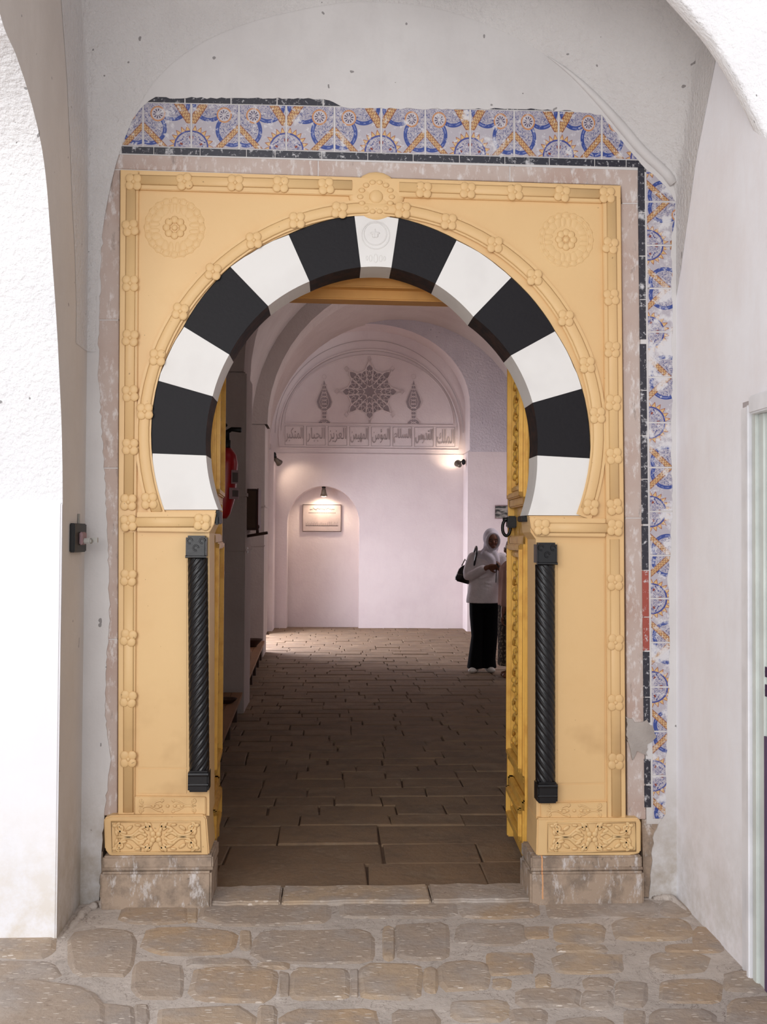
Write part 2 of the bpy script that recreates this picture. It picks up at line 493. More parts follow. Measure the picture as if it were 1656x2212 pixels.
# left reveal with the curved front edge
def edgeL(n=40):
    pxs = [(137, 2000), (133, 1080), (128, 800), (110, 520), (95, 350), (70, 230), (35, 120), (0, 30)]
    pts = [atx(a, b, XL) for a, b in pxs]+[Vector((XL, -1.5, 3.42)), Vector((XL, -2.0, 3.58)), Vector((XL, -2.7, 3.66))]
    pts[0].z = -0.05; pts[0].y = pts[1].y = YP
    pts = [pts[0], pts[0].lerp(pts[1], 0.5)]+pts[1:]
    return smooth_path(pts, 5)
EL = edgeL()
bm = NB()
rows = []
for p in EL: rows.append([Vector((XL, 0.1, p.z)), Vector((XL, 0.0, p.z)), Vector((XL, p.y*0.5, p.z)), Vector((XL, p.y*0.9, p.z)), Vector((XL, p.y, p.z))])
p = EL[-1]; rows.append([Vector((XL, y, 4.5)) for y in (0.1, 0, p.y*.5, p.y*.9, p.y)])
loft(bm, rows)
rows = [[Vector((XL-t*0.5, p.y, p.z)) for t in (0, .1, 1, 2, 4, 8)] for p in EL]
wl = obj('wall_left', bm, P_REVEAL, smooth=False); tag(wl, 'beige plastered reveal left of the portal', 'wall', kind='structure')
bm = NB()
# the white pier face and the vault that curves forward from it: smooth paint below 1.66 m, rough limewash above
zs = atx(133, 1085, XL).z
R = [[Vector((XL-t, p.y+noise.noise(Vector((t*6, p.y, p.z*5)))*0.006, p.z)) for t in (0, .03, .1, .2, .3, .45, .7, 1.2, 2.2, 4.5)] for p in EL]
loft(bm, R)
for f in bm.faces: f.material_index = 0 if f.calc_center_median().z < zs else 1
pier = obj('wall_left', bm, [P_PIER, P_ROUGH], smooth=True); tag(pier, 'bright white pier and vault face at the left edge', 'wall', kind='structure')
bm = NB(); box(bm, XL-0.25, XL+0.0005, YP-0.0015-0.012, YP-0.001, -0.02, zs); bevel(bm, 0.006)
skim = obj('plaster_skim', bm, P_PIER, pier)

# right reveal
bm = NB(); zr = [(-0.05), 0.5, 1.0, 1.5, 2.0, 2.5, 3.0, 3.5, 4.0, 4.4]
loft(bm, [[Vector((XR, y, z)) for y in (0.1, 0, -0.2, -0.4, -0.6, -0.775)] for z in zr])
loft(bm, [[Vector((XR, y, z)) for y in (-0.775, -1.3, -2.4)] for z in (2.05, 2.6, 3.2, 4.4)])
wr = obj('wall_right', bm, P_RIGHT); tag(wr, 'smooth white reveal wall right of the tiled portal', 'wall', kind='structure')

# vault web that springs from the arc on the facade and leans forward
A = smooth_path([at(a, b, -0.023) for a, b in arc_px], 5)
rows = []
for i, p in enumerate(A):
    q0, q1 = A[max(i-1, 0)], A[min(i+1, len(A)-1)]; tg = (q1-q0).normalized(); nx, nz = -tg.z, max(tg.x, 0)
    t = i/(len(A)-1); k = min(1, max(0, (t-.62)/.16)); k = k*k*(3-2*k)
    row = []
    for (dy, dz), (ay, az) in zip(((0, 0), (-0.06, 0.10), (-0.13, 0.25), (-0.26, 0.52), (-0.5, 0.85), (-0.9, 1.15), (-1.5, 1.35)),
                                  ((0, 0), (-0.015, 0.08), (-0.05, 0.18), (-0.13, 0.34), (-0.30, 0.58), (-0.6, 0.85), (-1.1, 1.05))):
        sh = (0.18+0.82*nz)
        v1 = Vector((p.x+nx*az*.8, p.y+ay*sh, p.z+nz*az)); v2 = Vector((p.x, p.y+dy, p.z+dz))
        v = v1.lerp(v2, k); v.x = min(max(v.x, XL+0.001), XR-0.001); row.append(v)
    rows.append(row)
bm = NB(); loft(bm, rows)
web = obj('ceiling', bm, P_WEB, smooth=True); tag(web, 'curved plaster vault web above the portal', 'ceiling', kind='structure')
# soft rounded fillet where the web meets the facade
bm = NB(); tube(bm, [p+Vector((0, -0.004, 0.0)) for p in A[int(len(A)*.74):-6]], [0.002+0.020*min(1, k/9) for k in range(len(A[int(len(A)*.74):-6]))], 8)
obj('cove_fillet', bm, P_FACADE, web, smooth=True)
bm = NB(); box(bm, -3.5, 3.5, -3.7, -0.75, 4.45, 4.6)  # unseen flat slab, added to keep sky light off the upper facade
gc = obj('ceiling', bm, P_ROUGH); tag(gc, 'white ceiling slab of the gallery bay above the viewer, unseen, added for shade', 'ceiling', kind='structure')
# near arch at the upper right
er = [(1700, 420), (1656, 298), (1600, 182), (1540, 82), (1470, 0), (1380, -95), (1270, -180), (1100, -260), (900, -300), (700, -290)]
E = smooth_path([at(a, b, -1.0) for a, b in er], 5)
bm = NB(); rr = random.Random(5)
rows = []
for i, p in enumerate(E):
    c = at(850, 600, -1.0); d = (p-c); d.y = 0; d.normalize()
    j = Vector((rr.uniform(-.004, .004), 0, rr.uniform(-.004, .004)))
    rows.append([p+Vector((0, 0.12, 0))+d*.03, p+Vector((0, 0.012, 0))+j, p+j+d*0.012+Vector((0, 0.002, 0)), p+d*0.10+Vector((0, -0.03, 0)), p+d*0.35+Vector((0, -0.14, 0)), p+d*0.8+Vector((0, -0.45, 0)), p+d*1.5+Vector((0, -1.2, 0))])
loft(bm, rows)
na = obj('ceiling', bm, P_ROUGH, smooth=True); tag(na, 'bright rough-limewashed near arch at the upper right corner', 'ceiling', kind='structure')

# rubble fillets at the foot of the walls
def rubble(name, pts, r, mat, parent, sd):
    rr = random.Random(sd); bm = NB()
    P = smooth_path(pts, 8)
    tube(bm, [p+Vector((rr.uniform(-.004, .004), rr.uniform(-.004, .004), 0)) for p in P], [r*rr.uniform(.85, 1.1) for p in P], 8)
    return obj(name, bm, mat, parent, smooth=True)
rubble('mortar_fillet', [(XL+.02, YP, -.02), (XL+.03, -.25, -.01), (XL+.05, -.1, 0.0), (XL+.1, -.04, 0), (XL+.22, -.03, -.01)], 0.018, MORT, floor, 1)
rubble('mortar_fillet', [(1.40, -.03, -.01), (XR-.03, -.05, 0), (XR-.01, -.25, -.02), (XR, -.5, -.025), (XR, -.76, -.03)], 0.017, MORT, floor, 2)

# ================================================================== foreground paving stones (parts of the floor)
stones = [(260, 1951, 406, 1993), (429, 1936, 718, 1995), (732, 1942, 979, 1981), (990, 1944, 1160, 1981), (1175, 1941, 1418, 1981),
 (-30, 2008, 120, 2066), (150, 2004, 292, 2108), (306, 2004, 512, 2059), (544, 2006, 823, 2079), (856, 1992, 972, 2069), (981, 1992, 1142, 2039),
 (1192, 1994, 1308, 2036), (1320, 1982, 1496, 2030), (284, 2076, 396, 2158), (411, 2088, 600, 2163), (629, 2089, 755, 2157), (775, 2080, 913, 2158),
 (948, 2074, 1058, 2138), (1047, 2054, 1152, 2066+38), (1194, 2058, 1348, 2101), (1400, 2058, 1530, 2098), (1327, 2116, 1398, 2172), (1112, 2134, 1254, 2172),
 (974, 2160, 1094, 2203), (-80, 2122, 222, 2300), (331, 2170, 553, 2270), (601, 2174, 828, 2262), (846, 2178, 948, 2260), (1402, 2177, 1540, 2248),
 (1566, 2148, 1720, 2240), (1190, 2194, 1336, 2262), (210, 2168, 290, 2250), (-60, 2072, 130, 2116), (1127, 2000, 1186, 2024), (1420, 2112, 1560, 2166),
 (1560, 2098, 1700, 2140), (520, 2010, 540, 2050), (830, 2000, 848, 2070), (606, 2096, 622, 2150), (760, 2092, 770, 2150), (918, 2090, 942, 2140), (1062, 2112, 1104, 2134), (1160, 2104, 1186, 2130), (1260, 2110, 1322, 2134), (1258, 2140, 1320, 2176), (290, 2168, 322, 2212), (560, 2172, 594, 2220), (1345, 2180, 1394, 2216), (1100, 2176, 1180, 2212), (405, 1952, 424, 1990), (1430, 1946, 1490, 1976), (1500, 2002, 1560, 2040), (400, 2070, 540, 2084), (1200, 2040, 1310, 2054), (1440, 2040, 1560, 2054), (560, 2080, 620, 2088), (150, 1998, 300, 2002)]
rs = random.Random(11)
def stone_mesh(pts, top, dome=0.004, bev=0.022):
    """pts: ground polygon (Vectors); returns bmesh of a worn block"""
    bm = NB(); n = len(pts); c = sum(pts, Vector())/n
    lo = [Vector((p.x, p.y, -0.03)) for p in pts]
    mid = [Vector((p.x, p.y, top-0.0065)) for p in pts]
    hi = [Vector((p.x, p.y, top))+(c-p).normalized()*bev for p in pts]
    for q in hi: q.z = top+rs.uniform(-.001, .001)
    loft(bm, [lo, mid, hi], True)
    return bm, hi
for i, (x0, y0, x1, y1) in enumerate(stones[:-1]):
    cx, cy, hw, hh = (x0+x1)/2, (y0+y1)/2, (x1-x0)/2+5, (y1-y0)/2+4
    pts = []; n = 14; e = rs.uniform(0.38, 0.6)
    for k in range(n):
        a = 2*PI*(k+0.5)/n
        ca, sa = math.cos(a), math.sin(a)
        px = cx+hw*math.copysign(abs(ca)**e, ca)*rs.uniform(.90, 1.05)
        py = cy+hh*math.copysign(abs(sa)**e, sa)*rs.uniform(.88, 1.05)
        p = atz(px, py, 0.0); pts.append(p)
    top = rs.uniform(-0.001, 0.003) if i != 24 else 0.008
    bm, hi = stone_mesh(pts, top)
    ff = bm.faces.new([v for v in bm.verts[-0:]][0:0] or [bm.verts[j] for j in range(0)]) if False else None
    bm.verts.ensure_lookup_table(); bm.faces.new([bm.verts[2*n+k] for k in range(n)])
    c = sum(pts, Vector())/n; c.z = 0
    obj('paving_stone', bm, PAVE, floor, base=c)
# a few more courses towards and beside the camera
for r_ in range(6):
    y1 = -1.33-r_*0.33; x = -2.6+rs.uniform(0, .3)
    while x < 2.6:
        L = rs.uniform(.3, .62); pts = []
        for k in range(12):
            a = 2*PI*(k+.5)/12; ca, sa = math.cos(a), math.sin(a)
            pts.append(Vector((x+L/2+(L/2-.015)*math.copysign(abs(ca)**.5, ca)*rs.uniform(.95, 1.02), y1+.14*math.copysign(abs(sa)**.5, sa)*rs.uniform(.93, 1.03), 0)))
        bm, _ = stone_mesh(pts, rs.uniform(-.002, .006))
        bm.verts.ensure_lookup_table(); bm.faces.new([bm.verts[24+k] for k in range(12)])
        obj('paving_stone', bm, PAVE, floor, base=(x+L/2, y1, 0)); x += L+.03

# threshold slabs
tx = [at(468, 1920).x-0.04, at(610, 1915).x, at(930, 1920).x, at(1138, 1920).x+0.03]
for i in range(3):
    bm = NB(); y0, y1 = -0.075, 0.13
    n = 7; f = [Vector((tx[i]+(tx[i+1]-tx[i]-.006)*k/n, y0+rs.uniform(-.006, .008), 0)) for k in range(n+1)]
    b = [Vector((p.x, y1+rs.uniform(-.012, .012), 0)) for p in reversed(f)]
    prism(bm, [Vector((p.x, p.y, -0.02)) for p in f+b], Vector((0, 0, 0.037)))
    bevel(bm, 0.007, 2)
    obj('threshold_slab', bm, PAVE, floor, base=((tx[i]+tx[i+1])/2, 0, 0))

# ================================================================== corridor beyond the door
VX, VZ, VR = 1.1, 3.0, 2.15
Y0, Y1, YB = 0.40, 12.9, 13.5
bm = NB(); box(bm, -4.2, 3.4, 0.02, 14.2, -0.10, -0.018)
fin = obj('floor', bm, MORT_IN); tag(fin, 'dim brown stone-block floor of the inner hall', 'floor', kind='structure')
rows_y = 0.15; r_i = 0; count = 0
rs = random.Random(21)
def block(bm, x0, x1, y0, y1, top):
    j = lambda: rs.uniform(-.006, .006)
    lo = [(x0, y0), (x1, y0), (x1, y1), (x0, y1)]
    lo = [(a+j(), b+j()) for a, b in lo]; cx, cy = (x0+x1)/2, (y0+y1)/2; bv = 0.006
    R1 = [bm.verts.new((a, b, -0.03)) for a, b in lo]
    R2 = [bm.verts.new((a, b, top-.004)) for a, b in lo]
    R3 = [bm.verts.new((a+math.copysign(bv, cx-a), b+math.copysign(bv, cy-b), top+rs.uniform(-.0015, .0015))) for a, b in lo]
    for A_, B_ in ((R1, R2), (R2, R3)):
        for k in range(4): bm.faces.new((A_[k], A_[(k+1) % 4], B_[(k+1) % 4], B_[k]))
    bm.faces.new(R3)
far = NB()
y = 0.145
while y < 13.4:
    d = rs.uniform(.19, .24)
    if y < 0.9: d = rs.uniform(.3, .36)
    x = -1.0+rs.uniform(-.2, .1)
    xmax = 3.2
    vis = (y+4.6)*0.19+0.35
    while x < xmax:
        L = rs.uniform(.26, .52)
        if y < 0.9: L = rs.uniform(.4, .8)
        a, b = x, min(x+L, xmax)
        top = rs.uniform(-.004, .004)
        if y < 5.6 and a < vis and b > -0.85 and count < 290:
            bm = NB(); block(bm, a+.004, b-.004, y+.004, y+d-.004, top)
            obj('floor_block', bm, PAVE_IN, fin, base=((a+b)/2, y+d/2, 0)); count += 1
        else:
            block(far, a+.004, b-.004, y+.004, y+d-.004, top)
        x += L
    y += d
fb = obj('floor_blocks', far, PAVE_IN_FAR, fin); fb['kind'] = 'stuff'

# side walls, piers
bm = NB()
box(bm, -1.35, -1.05, Y0, 4.8, -.05, 3.1); box(bm, -1.35, -1.05, 5.5, 9.2, -.05, 3.1)
box(bm, -1.35, -1.05, 12.4, 14.2, -.05, 3.1); box(bm, -1.35, -1.05, 9.8, 12.4, 2.25, 3.1)
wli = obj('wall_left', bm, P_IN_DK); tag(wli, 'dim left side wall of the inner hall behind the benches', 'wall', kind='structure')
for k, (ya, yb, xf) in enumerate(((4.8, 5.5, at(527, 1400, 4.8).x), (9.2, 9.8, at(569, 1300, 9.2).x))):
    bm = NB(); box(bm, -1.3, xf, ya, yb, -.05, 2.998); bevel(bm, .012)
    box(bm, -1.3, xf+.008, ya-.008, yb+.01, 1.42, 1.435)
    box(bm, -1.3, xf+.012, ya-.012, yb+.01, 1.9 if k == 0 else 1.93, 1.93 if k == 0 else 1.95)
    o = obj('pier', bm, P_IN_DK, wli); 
bm = NB(); box(bm, 3.25, 3.5, Y0, 14.2, -.05, 3.1)
o = obj('wall_right', bm, P_IN); tag(o, 'right side wall of the inner hall behind the open door leaf', 'wall', kind='structure')
bm = NB()
def ring(r, y, n=28, cx=VX, cz=VZ): return [Vector((cx-r*math.cos(PI*k/n), y, cz+r*math.sin(PI*k/n))) for k in range(n+1)]
loft(bm, [ring(VR, yy) for yy in (Y0-.2, 2, 4, 6, 8, 10, 12, 13.0)])
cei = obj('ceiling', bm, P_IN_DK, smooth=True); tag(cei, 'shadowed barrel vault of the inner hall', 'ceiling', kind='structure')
for ya, yb, cx, r in ((4.8, 5.5, VX+.03, 1.92), (9.2, 9.8, VX-.02, 1.93)):
    bm = NB()
    loft(bm, [ring(VR+.05, ya, cx=VX), ring(r, ya, cx=cx), ring(r, yb, cx=cx), ring(VR+.05, yb, cx=VX)])
    obj('rib', bm, P_IN_DK, cei)
# far end wall: face with a tall arched recess, back wall with a niche
AX, AR, AZ, AB = 0.60, 1.66, 3.74, 1.33
archL = [Vector((-.97, Y1, -.05)), Vector((-.97, Y1, 2.95)), Vector((-1.06, Y1, 3.0))]
arch_pts = archL+[Vector((AX-AR*math.cos(PI*k/30), Y1, AZ+AB*math.sin(PI*k/30))) for k in range(31)]+[Vector((2.26, Y1, 3.0)), Vector((2.23, Y1, 2.96)), Vector((2.23, Y1, -.05))]
bm = NB()
prism(bm, arch_pts+[Vector((3.6, Y1, -.05)), Vector((3.6, Y1, 5.6)), Vector((-1.4, Y1, 5.6)), Vector((-1.4, Y1, -.05))], Vector((0, YB-Y1+.05, 0)))
bmesh.ops.bisect_plane(bm, geom=bm.verts[:]+bm.edges[:]+bm.faces[:], plane_co=(0, 0, 2.97), plane_no=(0, 0, 1))
bmesh.ops.recalc_face_normals(bm, faces=bm.faces)
for f in bm.faces: f.material_index = 1 if (f.calc_center_median().z > 2.98 and f.normal.y < -.9) else 0
wb = obj('wall_back', bm, [P_IN, P_IN_ROUGH]); tag(wb, 'far end wall of the inner hall with its tall arched recess', 'wall', kind='structure')
bm = NB()
nx0, nx1 = at(619, 1250, YB).x, at(775, 1250, YB).x
nzs = at(700, 1130, YB).z; nr = (nx1-nx0)/2; ncx = (nx0+nx1)/2; nh = at(700, 1050, YB).z-nzs
npts = [Vector((nx0, YB, -.05))]+[Vector((ncx-nr*math.cos(PI*k/20), YB, nzs+nh*math.sin(PI*k/20))) for k in range(21)]+[Vector((nx1, YB, -.05))]
prism(bm, npts+[Vector((3.4, YB, -.05)), Vector((3.4, YB, 5.5)), Vector((-1.4, YB, 5.5)), Vector((-1.4, YB, -.05))], Vector((0, .42, 0)))
box(bm, -1.4, 3.4, YB+.42, YB+.5, -.05, 5.5)
wb2 = obj('wall_back', bm, P_IN); tag(wb2, 'recessed back wall with round-headed niche under the stucco lunette', 'wall', kind='structure')
bm = NB(); zl = at(800, 981, YB).z; box(bm, -1.0, 2.25, YB-.02, YB, zl-.01, zl+.005)
obj('ledge', bm, P_IN, wb2)
# passage outside the side doorway
bm = NB(); box(bm, -4.2, -1.3, 9.0, 9.2, -.05, 3); box(bm, -4.2, -1.3, 12.6, 12.8, -.05, 3); box(bm, -4.2, -1.3, 9.0, 12.8, 2.9, 3.0)
o = obj('wall_left', bm, P_IN); tag(o, 'side passage that lets daylight in behind the far pier', 'wall', kind='structure')

# ------------------------------------------------------------------ stucco lunette on the back wall
lun = thing('stucco_lunette', 'carved stucco lunette with star medallion, cypresses and Arabic band on the far wall', 'relief', at(798, 966, YB))
def arc_strip(cx, cy, a, b, y, n=40, a0=0, a1=PI):
    return [at(cx-a*math.cos(a0+(a1-a0)*k/n), cy-b*math.sin(a0+(a1-a0)*k/n), y) for k in range(n+1)]
yf = YB-.012
bm = NB(); tube(bm, [at(603, 967, yf)]+arc_strip(797, 940, 195, 186, yf)+[at(990, 972, yf)], .012, 6, closed=True); obj('outer_moulding', bm, P_IN, lun)
bm = NB(); tube(bm, arc_strip(797, 915, 181, 148, yf), .009, 6); tube(bm, [at(616, 914, yf), at(979, 919, yf)], .010, 6); obj('inner_moulding', bm, P_IN, lun)
bm = NB(); tube(bm, arc_strip(797, 935, 203, 200, yf), .004, 5); tube(bm, arc_strip(797, 930, 190, 172, yf), .003, 5)
tube(bm, [at(603, 968, yf), at(990, 973, yf)], .003, 5)
obj('incised_line', bm, GLINE, lun)
# pierced star
CX, CY = 798, 846
def lp(dx, dy, y=YB-.01): return at(CX+dx, CY+dy, y)
bm = NB()
pts = []
for k in range(16):
    a = PI*k/8; r = 58 if k % 4 == 0 else (60 if k % 2 == 0 else 44)
    pts.append(lp(r*math.sin(a), -r*math.cos(a), YB-.004))
prism(bm, pts, Vector((0, .003, 0))); st = obj('star_medallion', bm, LACE, lun)
bm = NB(); t = .0088; sq = None
oc = []
for k in range(8):
    a = PI*k/4; r = 70 if k % 2 == 0 else 66
    for da, rr in ((-.20, 47), (0, r), (.20, 47)): oc.append(lp(rr*math.sin(a+da), -rr*math.cos(a+da)))
tube(bm, oc, t*1.3, 5, closed=True)
for k in range(8):
    a = PI*k/4
    for da in (-.13, .13):
        tube(bm, [lp(18*math.sin(a+da*2.2), -18*math.cos(a+da*2.2)), lp(58*math.sin(a+da), -58*math.cos(a+da))], t*.8, 5)
    tube(bm, [lp(11*math.sin(a), -11*math.cos(a)), lp(17*math.sin(a+PI/8), -17*math.cos(a+PI/8)), lp(11*math.sin(a+PI/4), -11*math.cos(a+PI/4))], t*.7, 5)
for rr in (26, 36, 46):
    tube(bm, [lp((rr+(3 if k % 2 else -3))*math.sin(PI*k/16), -(rr+(3 if k % 2 else -3))*math.cos(PI*k/16)) for k in range(32)], t*.62, 5, closed=True)
for k in range(16):
    a = PI*k/8+PI/16
    tube(bm, [lp(24*math.sin(a), -24*math.cos(a)), lp(46*math.sin(a), -46*math.cos(a))], t*.55, 5)
    tube(bm, [lp(24*math.sin(a-.2), -24*math.cos(a-.2)), lp(47*math.sin(a+.2), -47*math.cos(a+.2))], t*.45, 5)
    tube(bm, [lp(24*math.sin(a+.2), -24*math.cos(a+.2)), lp(47*math.sin(a-.2), -47*math.cos(a-.2))], t*.45, 5)
tube(bm, [lp(14*math.sin(PI*k/8)*(1 if k % 2 else .7), -14*math.cos(PI*k/8)*(1 if k % 2 else .7)) for k in range(16)], t*.6, 5, closed=True)
obj('lattice', bm, P_IN, st)
for k in range(8):
    a = PI*k/4; r = 70
    bm = NB(); c = [lp(r*math.sin(a)+dx, -r*math.cos(a)+dy) for dx, dy in ((-5, 0), (0, -6), (5, 0), (0, 6))]
    tube(bm, c, .006, 5, closed=True); obj('knot', bm, P_IN, st)
for cx_ in (700, 893):
    f = lambda dx, dy, y=YB-.006: at(cx_+dx, 860+dy, y)
    sh = [(0, -38), (5, -20), (12, -4), (16, 8), (12, 20), (5, 26), (4, 44), (12, 52), (12, 56), (-12, 56), (-12, 52), (-4, 44), (-5, 26), (-12, 20), (-16, 8), (-12, -4), (-5, -20)]
    bm = NB(); prism(bm, [f(a, b, YB-.004) for a, b in sh], Vector((0, .003, 0))); cy_ = obj('cypress', bm, LACE, lun)
    bm = NB(); tube(bm, [f(a*1.15, b) for a, b in sh], .006, 5, closed=True)
    tube(bm, [f(a*.62, b*.75+2) for a, b in sh[:6]+sh[11+1:]], .004, 5, closed=True)
    for k in range(11):
        yy = -30+k*8; tube(bm, [f(-6, yy), f(0, yy+4), f(6, yy)], .0058, 4); tube(bm, [f(-6, yy+5), f(0, yy+1), f(6, yy+5)], .0058, 4)
    tube(bm, [f(5*math.sin(k*PI/4), -46+5*math.cos(k*PI/4)) for k in range(8)], .005, 5, closed=True)
    obj('lattice', bm, P_IN, cy_)
# Arabic names in eight cartouches, read right to left (joined letter forms, laid out in visual order)
FORM = {'ا': (0xFE8D, 0xFE8E), 'ل': (0xFEDD, 0xFEDE, 0xFEDF, 0xFEE0), 'م': (0xFEE1, 0xFEE2, 0xFEE3, 0xFEE4), 'ك': (0xFED9, 0xFEDA, 0xFEDB, 0xFEDC),
 'ق': (0xFED5, 0xFED6, 0xFED7, 0xFED8), 'د': (0xFEA9, 0xFEAA), 'و': (0xFEED, 0xFEEE), 'س': (0xFEB1, 0xFEB2, 0xFEB3, 0xFEB4), 'ن': (0xFEE5, 0xFEE6, 0xFEE7, 0xFEE8),
 'ه': (0xFEE9, 0xFEEA, 0xFEEB, 0xFEEC), 'ي': (0xFEF1, 0xFEF2, 0xFEF3, 0xFEF4), 'ع': (0xFEC9, 0xFECA, 0xFECB, 0xFECC), 'ز': (0xFEAF, 0xFEB0), 'ج': (0xFE9D, 0xFE9E, 0xFE9F, 0xFEA0),
 'ب': (0xFE8F, 0xFE90, 0xFE91, 0xFE92), 'ر': (0xFEAD, 0xFEAE), 'ت': (0xFE95, 0xFE96, 0xFE97, 0xFE98), 'ؤ': (0xFE85, 0xFE86)}
def shape(s):
    out = []
    for i, c in enumerate(s):
        prev = i > 0 and len(FORM[s[i-1]]) == 4
        nxt = i < len(s)-1 and len(FORM[c]) == 4
        fm = FORM[c]
        k = (3 if prev and nxt else 2 if nxt else 1 if prev else 0)
        out.append(chr(fm[k] if k < len(fm) else fm[1 if prev else 0]))
    return ''.join(reversed(out))
def text_mesh(s, size, ext):
    cu = D.curves.new('t', 'FONT'); cu.body = s; cu.size = size; cu.extrude = ext; cu.align_x = 'CENTER'; cu.align_y = 'CENTER'; cu.resolution_u = 3
    o = D.objects.new('t', cu); COL.objects.link(o)
    bpy.context.view_layer.update()
    dg = bpy.context.evaluated_depsgraph_get(); me = D.meshes.new_from_object(o.evaluated_get(dg))
    D.objects.remove(o); return me
bm = NB(); box(bm, at(612, 940, YB).x, at(985, 940, YB).x, YB-.008, YB+.001, at(800, 966, YB).z, at(800, 920, YB).z)
band = obj('inscription_band', bm, P_IN, lun)
names = ['الملك', 'القدوس', 'السلام', 'المؤمن', 'المهيمن', 'العزيز', 'الجبار', 'المتكبر']
xs = [985-i*46.6 for i in range(9)]
for i, nm in enumerate(names):
    xm = (xs[i]+xs[i+1])/2; sl = (xm-798)*0.012
    me = text_mesh(shape(nm), .20, .006)
    vs = [v.co for v in me.vertices]; w_ = max(v.x for v in vs)-min(v.x for v in vs); h_ = max(v.y for v in vs)-min(v.y for v in vs)
    mx_, my_ = (max(v.x for v in vs)+min(v.x for v in vs))/2, (max(v.y for v in vs)+min(v.y for v in vs))/2
    for v in me.vertices: v.co.x = (v.co.x-mx_)*.29/w_; v.co.y = (v.co.y-my_)*.25/h_
    o = link('lettering', me, GLINE, lun); p = at(xm, 941+sl, YB-.012)
    o.rotation_euler = (PI/2, 0, 0); o.location = p-wloc(lun)
    bm = NB(); c = [at(a, b+sl, YB-.011) for a, b in ((xs[i]-3, 922), (xs[i]-3, 963), (xs[i+1]+3, 963), (xs[i+1]+3, 922))]
    tube(bm, c, .0045, 4, closed=True); obj('cartouche', bm, GLINE, lun)

# ------------------------------------------------------------------ portal: yellow stone surround
PC = (801, 940)
def pol(r, deg): a = math.radians(deg); return (PC[0]+r*math.cos(a), PC[1]-r*math.sin(a))
joints = [((345, 1101), (471, 1101)), ((329, 979), (445, 984)), ((342, 822), (459, 856)), ((397, 706), (495, 766)), ((498, 577), (579, 661)), ((623, 507), (668, 608)),
          ((765, 466), (779, 577)), ((861, 472), (845, 578)), ((986, 519), (940, 613)), ((1104, 600), (1022, 684)), ((1198, 716), (1103, 768)), ((1256, 840), (1150, 870)),
          ((1273, 990), (1160, 984)), ((1262, 1113), (1140, 1113))]
def topol(p): return (math.hypot(p[0]-PC[0], p[1]-PC[1]), math.degrees(math.atan2(PC[1]-p[1], p[0]-PC[0])))
def norm_left(a): return a if a > -100 else a+360
def arc_between(p, q, n):
    r0, a0 = topol(p); r1, a1 = topol(q)
    a0 = a0+360 if a0 < -90 else a0; a1 = a1+360 if a1 < -90 else a1
    return [pol(r0+(r1-r0)*k/n, a0+(a1-a0)*k/n) for k in range(n+1)]
arc_outer = []
for i in range(13): arc_outer += arc_between(joints[i][0], joints[i+1][0], 6)[:-1]
arc_outer.append(joints[13][0])
arc_outer_g = [(PC[0]+(a-PC[0])*1.003, PC[1]+(b-PC[1])*1.003) for a, b in arc_outer]

sur = thing('portal_surround', 'yellow-painted carved stone surround framing the horseshoe doorway', 'portal frame', at(801, 1760))
base = [(255, 1762), (256, 1100), (260, 367), (1340, 401), (1347, 1110), (1351, 1770), (1158, 1770), (1157, 1165), (1146, 1150), (1142, 1114), (1262, 1114)]
base += list(reversed(arc_outer_g))
base += [(345, 1102), (466, 1102), (463, 1130), (452, 1152), (452, 1762)]
bm = NB(); fplate(bm, base, -.028, .17); slab = obj('spandrel_and_jamb_slab', bm, YEL, sur)
def raised(name, px, y0=-.042, y1=-.02, bv=.003, par=None):
    bm = NB(); fplate(bm, px, y0, y1); bevel(bm, bv, 2); return obj(name, bm, YEL, par or sur)
raised('border_strip', [(255, 1760), (256, 1100), (260, 367), (299, 369), (294, 1100), (290, 1760)])
raised('border_strip', [(300, 368), (1300, 400), (1300, 438), (300, 409)])
raised('border_strip', [(1301, 400), (1340, 402), (1347, 1110), (1351, 1768), (1312, 1768), (1308, 1110)])
raised('impost_strip', [(295, 1106), (466, 1106), (462, 1132), (452, 1150), (295, 1148)], -.05)
raised('impost_strip', [(1143, 1117), (1308, 1120), (1308, 1160), (1158, 1158), (1147, 1140)], -.05)
raised('base_strip', [(291, 1720), (444, 1722), (444, 1760), (291, 1760)])
raised('base_strip', [(1168, 1736), (1311, 1732), (1311, 1768), (1168, 1768)])
ring_o = [pol(509, a) for a in [202-k*(202+21)/60 for k in range(61)]]; ring_i = [pol(475, a) for a in [202-k*(202+21)/60 for k in range(61)]]
ro = [(a if a > 300 else a, b) for a, b in ring_o]
bm = NB()
A1 = [at(a, b, -.040) for a, b in ring_o]; A2 = [at(a, b, -.040) for a, b in ring_i]; A3 = [at(a, b, -.02) for a, b in ring_o]; A4 = [at(a, b, -.02) for a, b in ring_i]
loft(bm, [A3, A1, A2, A4]); obj('archivolt_band', bm, YEL, sur)
SQ = (Vector((0, 1, 0)), 0.26)
def roll(px, r, y=-.042, n=8):
    bm = NB(); tube(bm, [at(a, b, y) for a, b in px], r, n, squash=SQ); return obj('roll_moulding', bm, YEL, sur, smooth=True)
roll([(277, 1755), (278, 1150)], .022); roll([(278, 1100), (283, 392)], .022)
roll([(285, 388), (760, 400)], .022); roll([(862, 404), (1318, 420)], .022)
roll([(1320, 424), (1327, 1108)], .022); roll([(1327, 1165), (1331, 1764)], .022)
roll([(260, 1128), (455, 1128)], .022, -.052); roll([(1160, 1140), (1340, 1141)], .022, -.052)
roll([pol(491, a) for a in [200-k*(200+19)/60 for k in range(61)]], .024, -.040)
